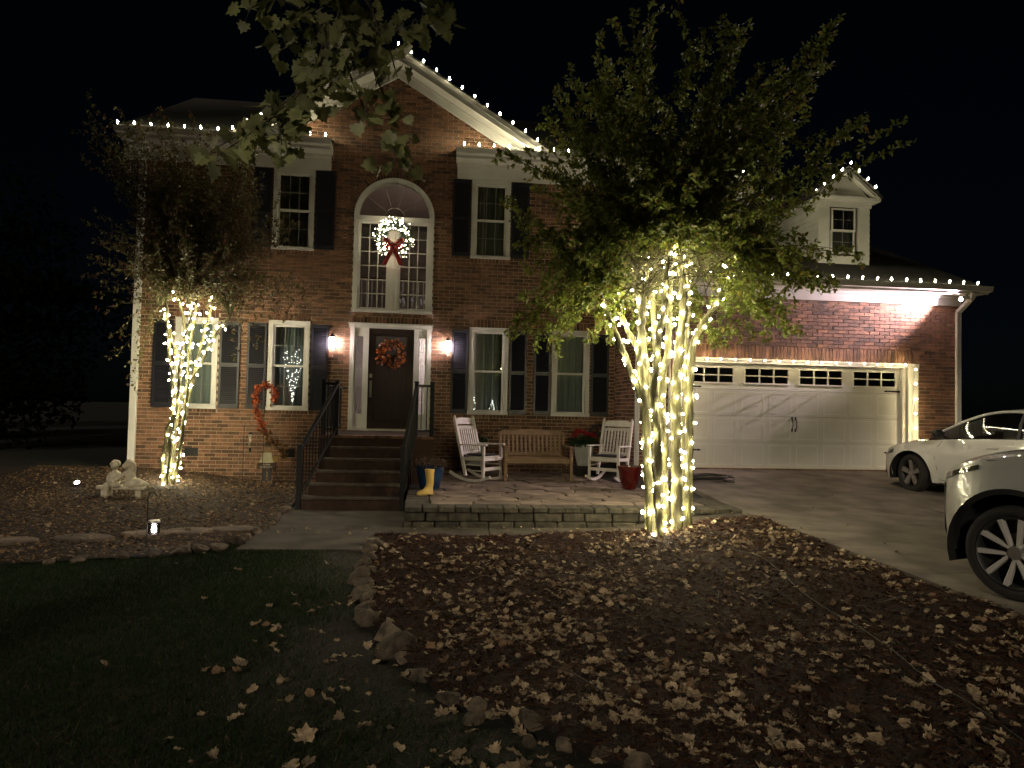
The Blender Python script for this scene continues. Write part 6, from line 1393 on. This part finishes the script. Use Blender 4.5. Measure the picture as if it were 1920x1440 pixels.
straw('leaf_litter', 15000, (-7.5, -2, -7.75, -.02), in_left, lz, mat('left_litter', (.17, .105, .05), .85, rnd=.6), (.02, .05), .3)
M_DRY = mat('dry_leaf', (.42, .325, .21), .75, (.25, .185, .115), 25, rnd=.4, trans=.1)
dry = [maple_leaf(100+k, (.95, .75, .55, .4, .65, .25, .85, .5)[k]) for k in range(8)]
def curl(me, seed):
    r = random.Random(seed); a, b, c = r.uniform(.1, 1.0), r.uniform(-.4, .6), r.uniform(-.6, .6)
    for v in me.vertices: x, y, z = v.co; v.co.z = z*.6+a*(y*y)*1.6+b*(x-.4)**2+c*x*y+.06*math.sin(9*x+7*y+seed)+.04*math.sin(17*x-13*y+2*seed); v.co.x -= .4
    me.materials.append(M_DRY); me.update(); return me
dry = [curl(me, i) for i, me in enumerate(dry)]
tmpl = []
for me in dry: tmpl.append((np.array([v.co[:] for v in me.vertices]), [tuple(p.vertices) for p in me.polygons]))
cl = [(float(g.uniform(0, 4.2)), float(g.uniform(-12.4, -6.4))) for _ in range(40)]
def leaf_pos(N):
    out = []
    while len(out) < N:
        if g.uniform() < .62: x, y = g.uniform(-1.2, 4.3), g.uniform(-13, -6.2)
        else: c = cl[g.integers(len(cl))]; x, y = c[0]+g.normal(0, .22), c[1]+g.normal(0, .22)
        if in_main(np.array([x]), np.array([y]))[0]: out.append((x, y))
        elif x > -1.2 and x < .9 and y < -9.0 and g.uniform() < .45: out.append((x, y))
    return out
lp = sorted(leaf_pos(2900), key=lambda p: (p[0])**2+(p[1]+15.05)**2)
def visible(x, y):
    dx, dy = x, y+15.05; a = math.atan2(dx, dy)-.1163; d = math.hypot(dx, dy); return abs(a) < .60 and d > 3.0
near = []; rest = []
for p in lp: (near if (len(near) < 290 and visible(*p)) else rest).append(p)
rd = random.Random(5)
for x, y in near:
    z = float(bed_z(x, y)) if in_main(np.array([x]), np.array([y]))[0] else float(ground_z(x, y))+.01
    o = obj_of('fallen_leaf', rd.choice(dry), None, (x, y, z+.018), (rd.gauss(0, .25), rd.gauss(0, .25), rd.uniform(0, 6.28)), rd.choice((.03, .04, .05, .06, .075, .09, .11))*rd.uniform(.85, 1.15)); tag(o, 'dry curled tan leaf lying among the nearer fallen leaves of the mulch', 'leaf', 'fallen leaves')
def leaf_mass(name, pts, zf, szr, m, label=None):
    pts = np.array(pts); groups = g.integers(0, len(tmpl), len(pts)); VV, FF, off = [], [], 0
    for k in range(len(tmpl)):
        sel = pts[groups == k]
        if not len(sel): continue
        tv, tf = tmpl[k]; tri = [t for f in tf for t in ([f] if len(f) == 3 else [(f[0], f[1], f[2]), (f[0], f[2], f[3])])]
        n = len(sel); P = np.stack([sel[:, 0], sel[:, 1], zf(sel[:, 0], sel[:, 1])+.022], 1); th = g.uniform(0, 2*PI, n)
        Rm = frames(np.stack([np.cos(th), np.sin(th), g.normal(0, .3, n)], 1), np.tile([0, 0, 1.], (n, 1))+g.normal(0, .3, (n, 3)))
        V, F = scatter(tv, tri, P, Rm, g.uniform(*szr, n)); VV.append(V); FF.append(F+off); off += len(V)
    np_mesh(name, np.vstack(VV), np.vstack(FF), m, None, True, 'stuff')
leaf_mass('fallen_leaves', rest[::3]+rest[1::3], bed_z, (.04, .09), M_DRY); leaf_mass('fallen_leaves', rest[2::3], bed_z, (.04, .085), mat('brown_leaf_litter', (.20, .125, .07), .8, (.12, .075, .04), 20, rnd=.5))
x, y = scatter_area(75, -6, 2.4, -13, -7.0, lambda a, b: in_lawn(a, b) & (g.uniform(0, 1, len(a)) < .25+.9*np.clip((a+2.5)/2.5, 0, 1))); leaf_mass('fallen_leaves', np.stack([x, y], 1), lambda a, b: ground_z(a, b)+.012, (.035, .08), mat('lawn_leaf', (.17, .125, .075), .8, rnd=.4))
x, y = scatter_area(260, -7, -2.1, -7.6, -.3, in_left); leaf_mass('fallen_leaves', np.stack([x, y], 1), lz, (.04, .08), M_DRY)
x = np.r_[g.uniform(-2, 4.2, 46), g.uniform(4.4, 7, 26)]; y = np.r_[g.uniform(-6.1, -5.57, 46), g.uniform(-10, -2, 26)]; leaf_mass('fallen_leaves', np.stack([x, y], 1), lambda a, b: np.where(a > 4.36, drive_z(b)-.012, ground_z(a, b)+.012), (.03, .06), M_DRY)
x = g.uniform(.1, 3.9, 30); y = g.uniform(-5.1, -2.2, 30); leaf_mass('fallen_leaves', np.stack([x, y], 1), lambda a, b: a*0+PZ-.008, (.025, .05), M_DRY)
# sticks and the power cable running through the mulch
for k in range(14):
    x, y = g.uniform(.2, 4.1), g.uniform(-11.5, -6.6); a = g.uniform(0, PI); L_ = g.uniform(.2, .55); z = float(bed_z(x, y))+.035
    MB().tube([(x-L_/2*math.cos(a), y-L_/2*math.sin(a), z-.01), (x+.02, y+.02, z+.012), (x+L_/2*math.cos(a), y+L_/2*math.sin(a), z)], [.006, .005, .003], 5).build('fallen_twig', M_MBARK, None, label='thin bare twig lying on the leafy mulch bed', cat='twig', group='twigs on the mulch')
cx_ = spline([(3.45, -6.5, 0), (3.3, -7.4, 0), (3.35, -8.4, 0), (3.15, -9.3, 0), (3.1, -10.2, 0), (2.9, -11.4, 0), (2.7, -13, 0)], 10)
MB().tube([(p[0], p[1], float(bed_z(p[0], p[1]))+.03) for p in cx_], .003, 5).build('power_cable', mat('cable', (.02, .017, .012), .6), None, label='thin power cable running from the lit tree across the mulch', cat='cable')
bpy.context.view_layer.update()
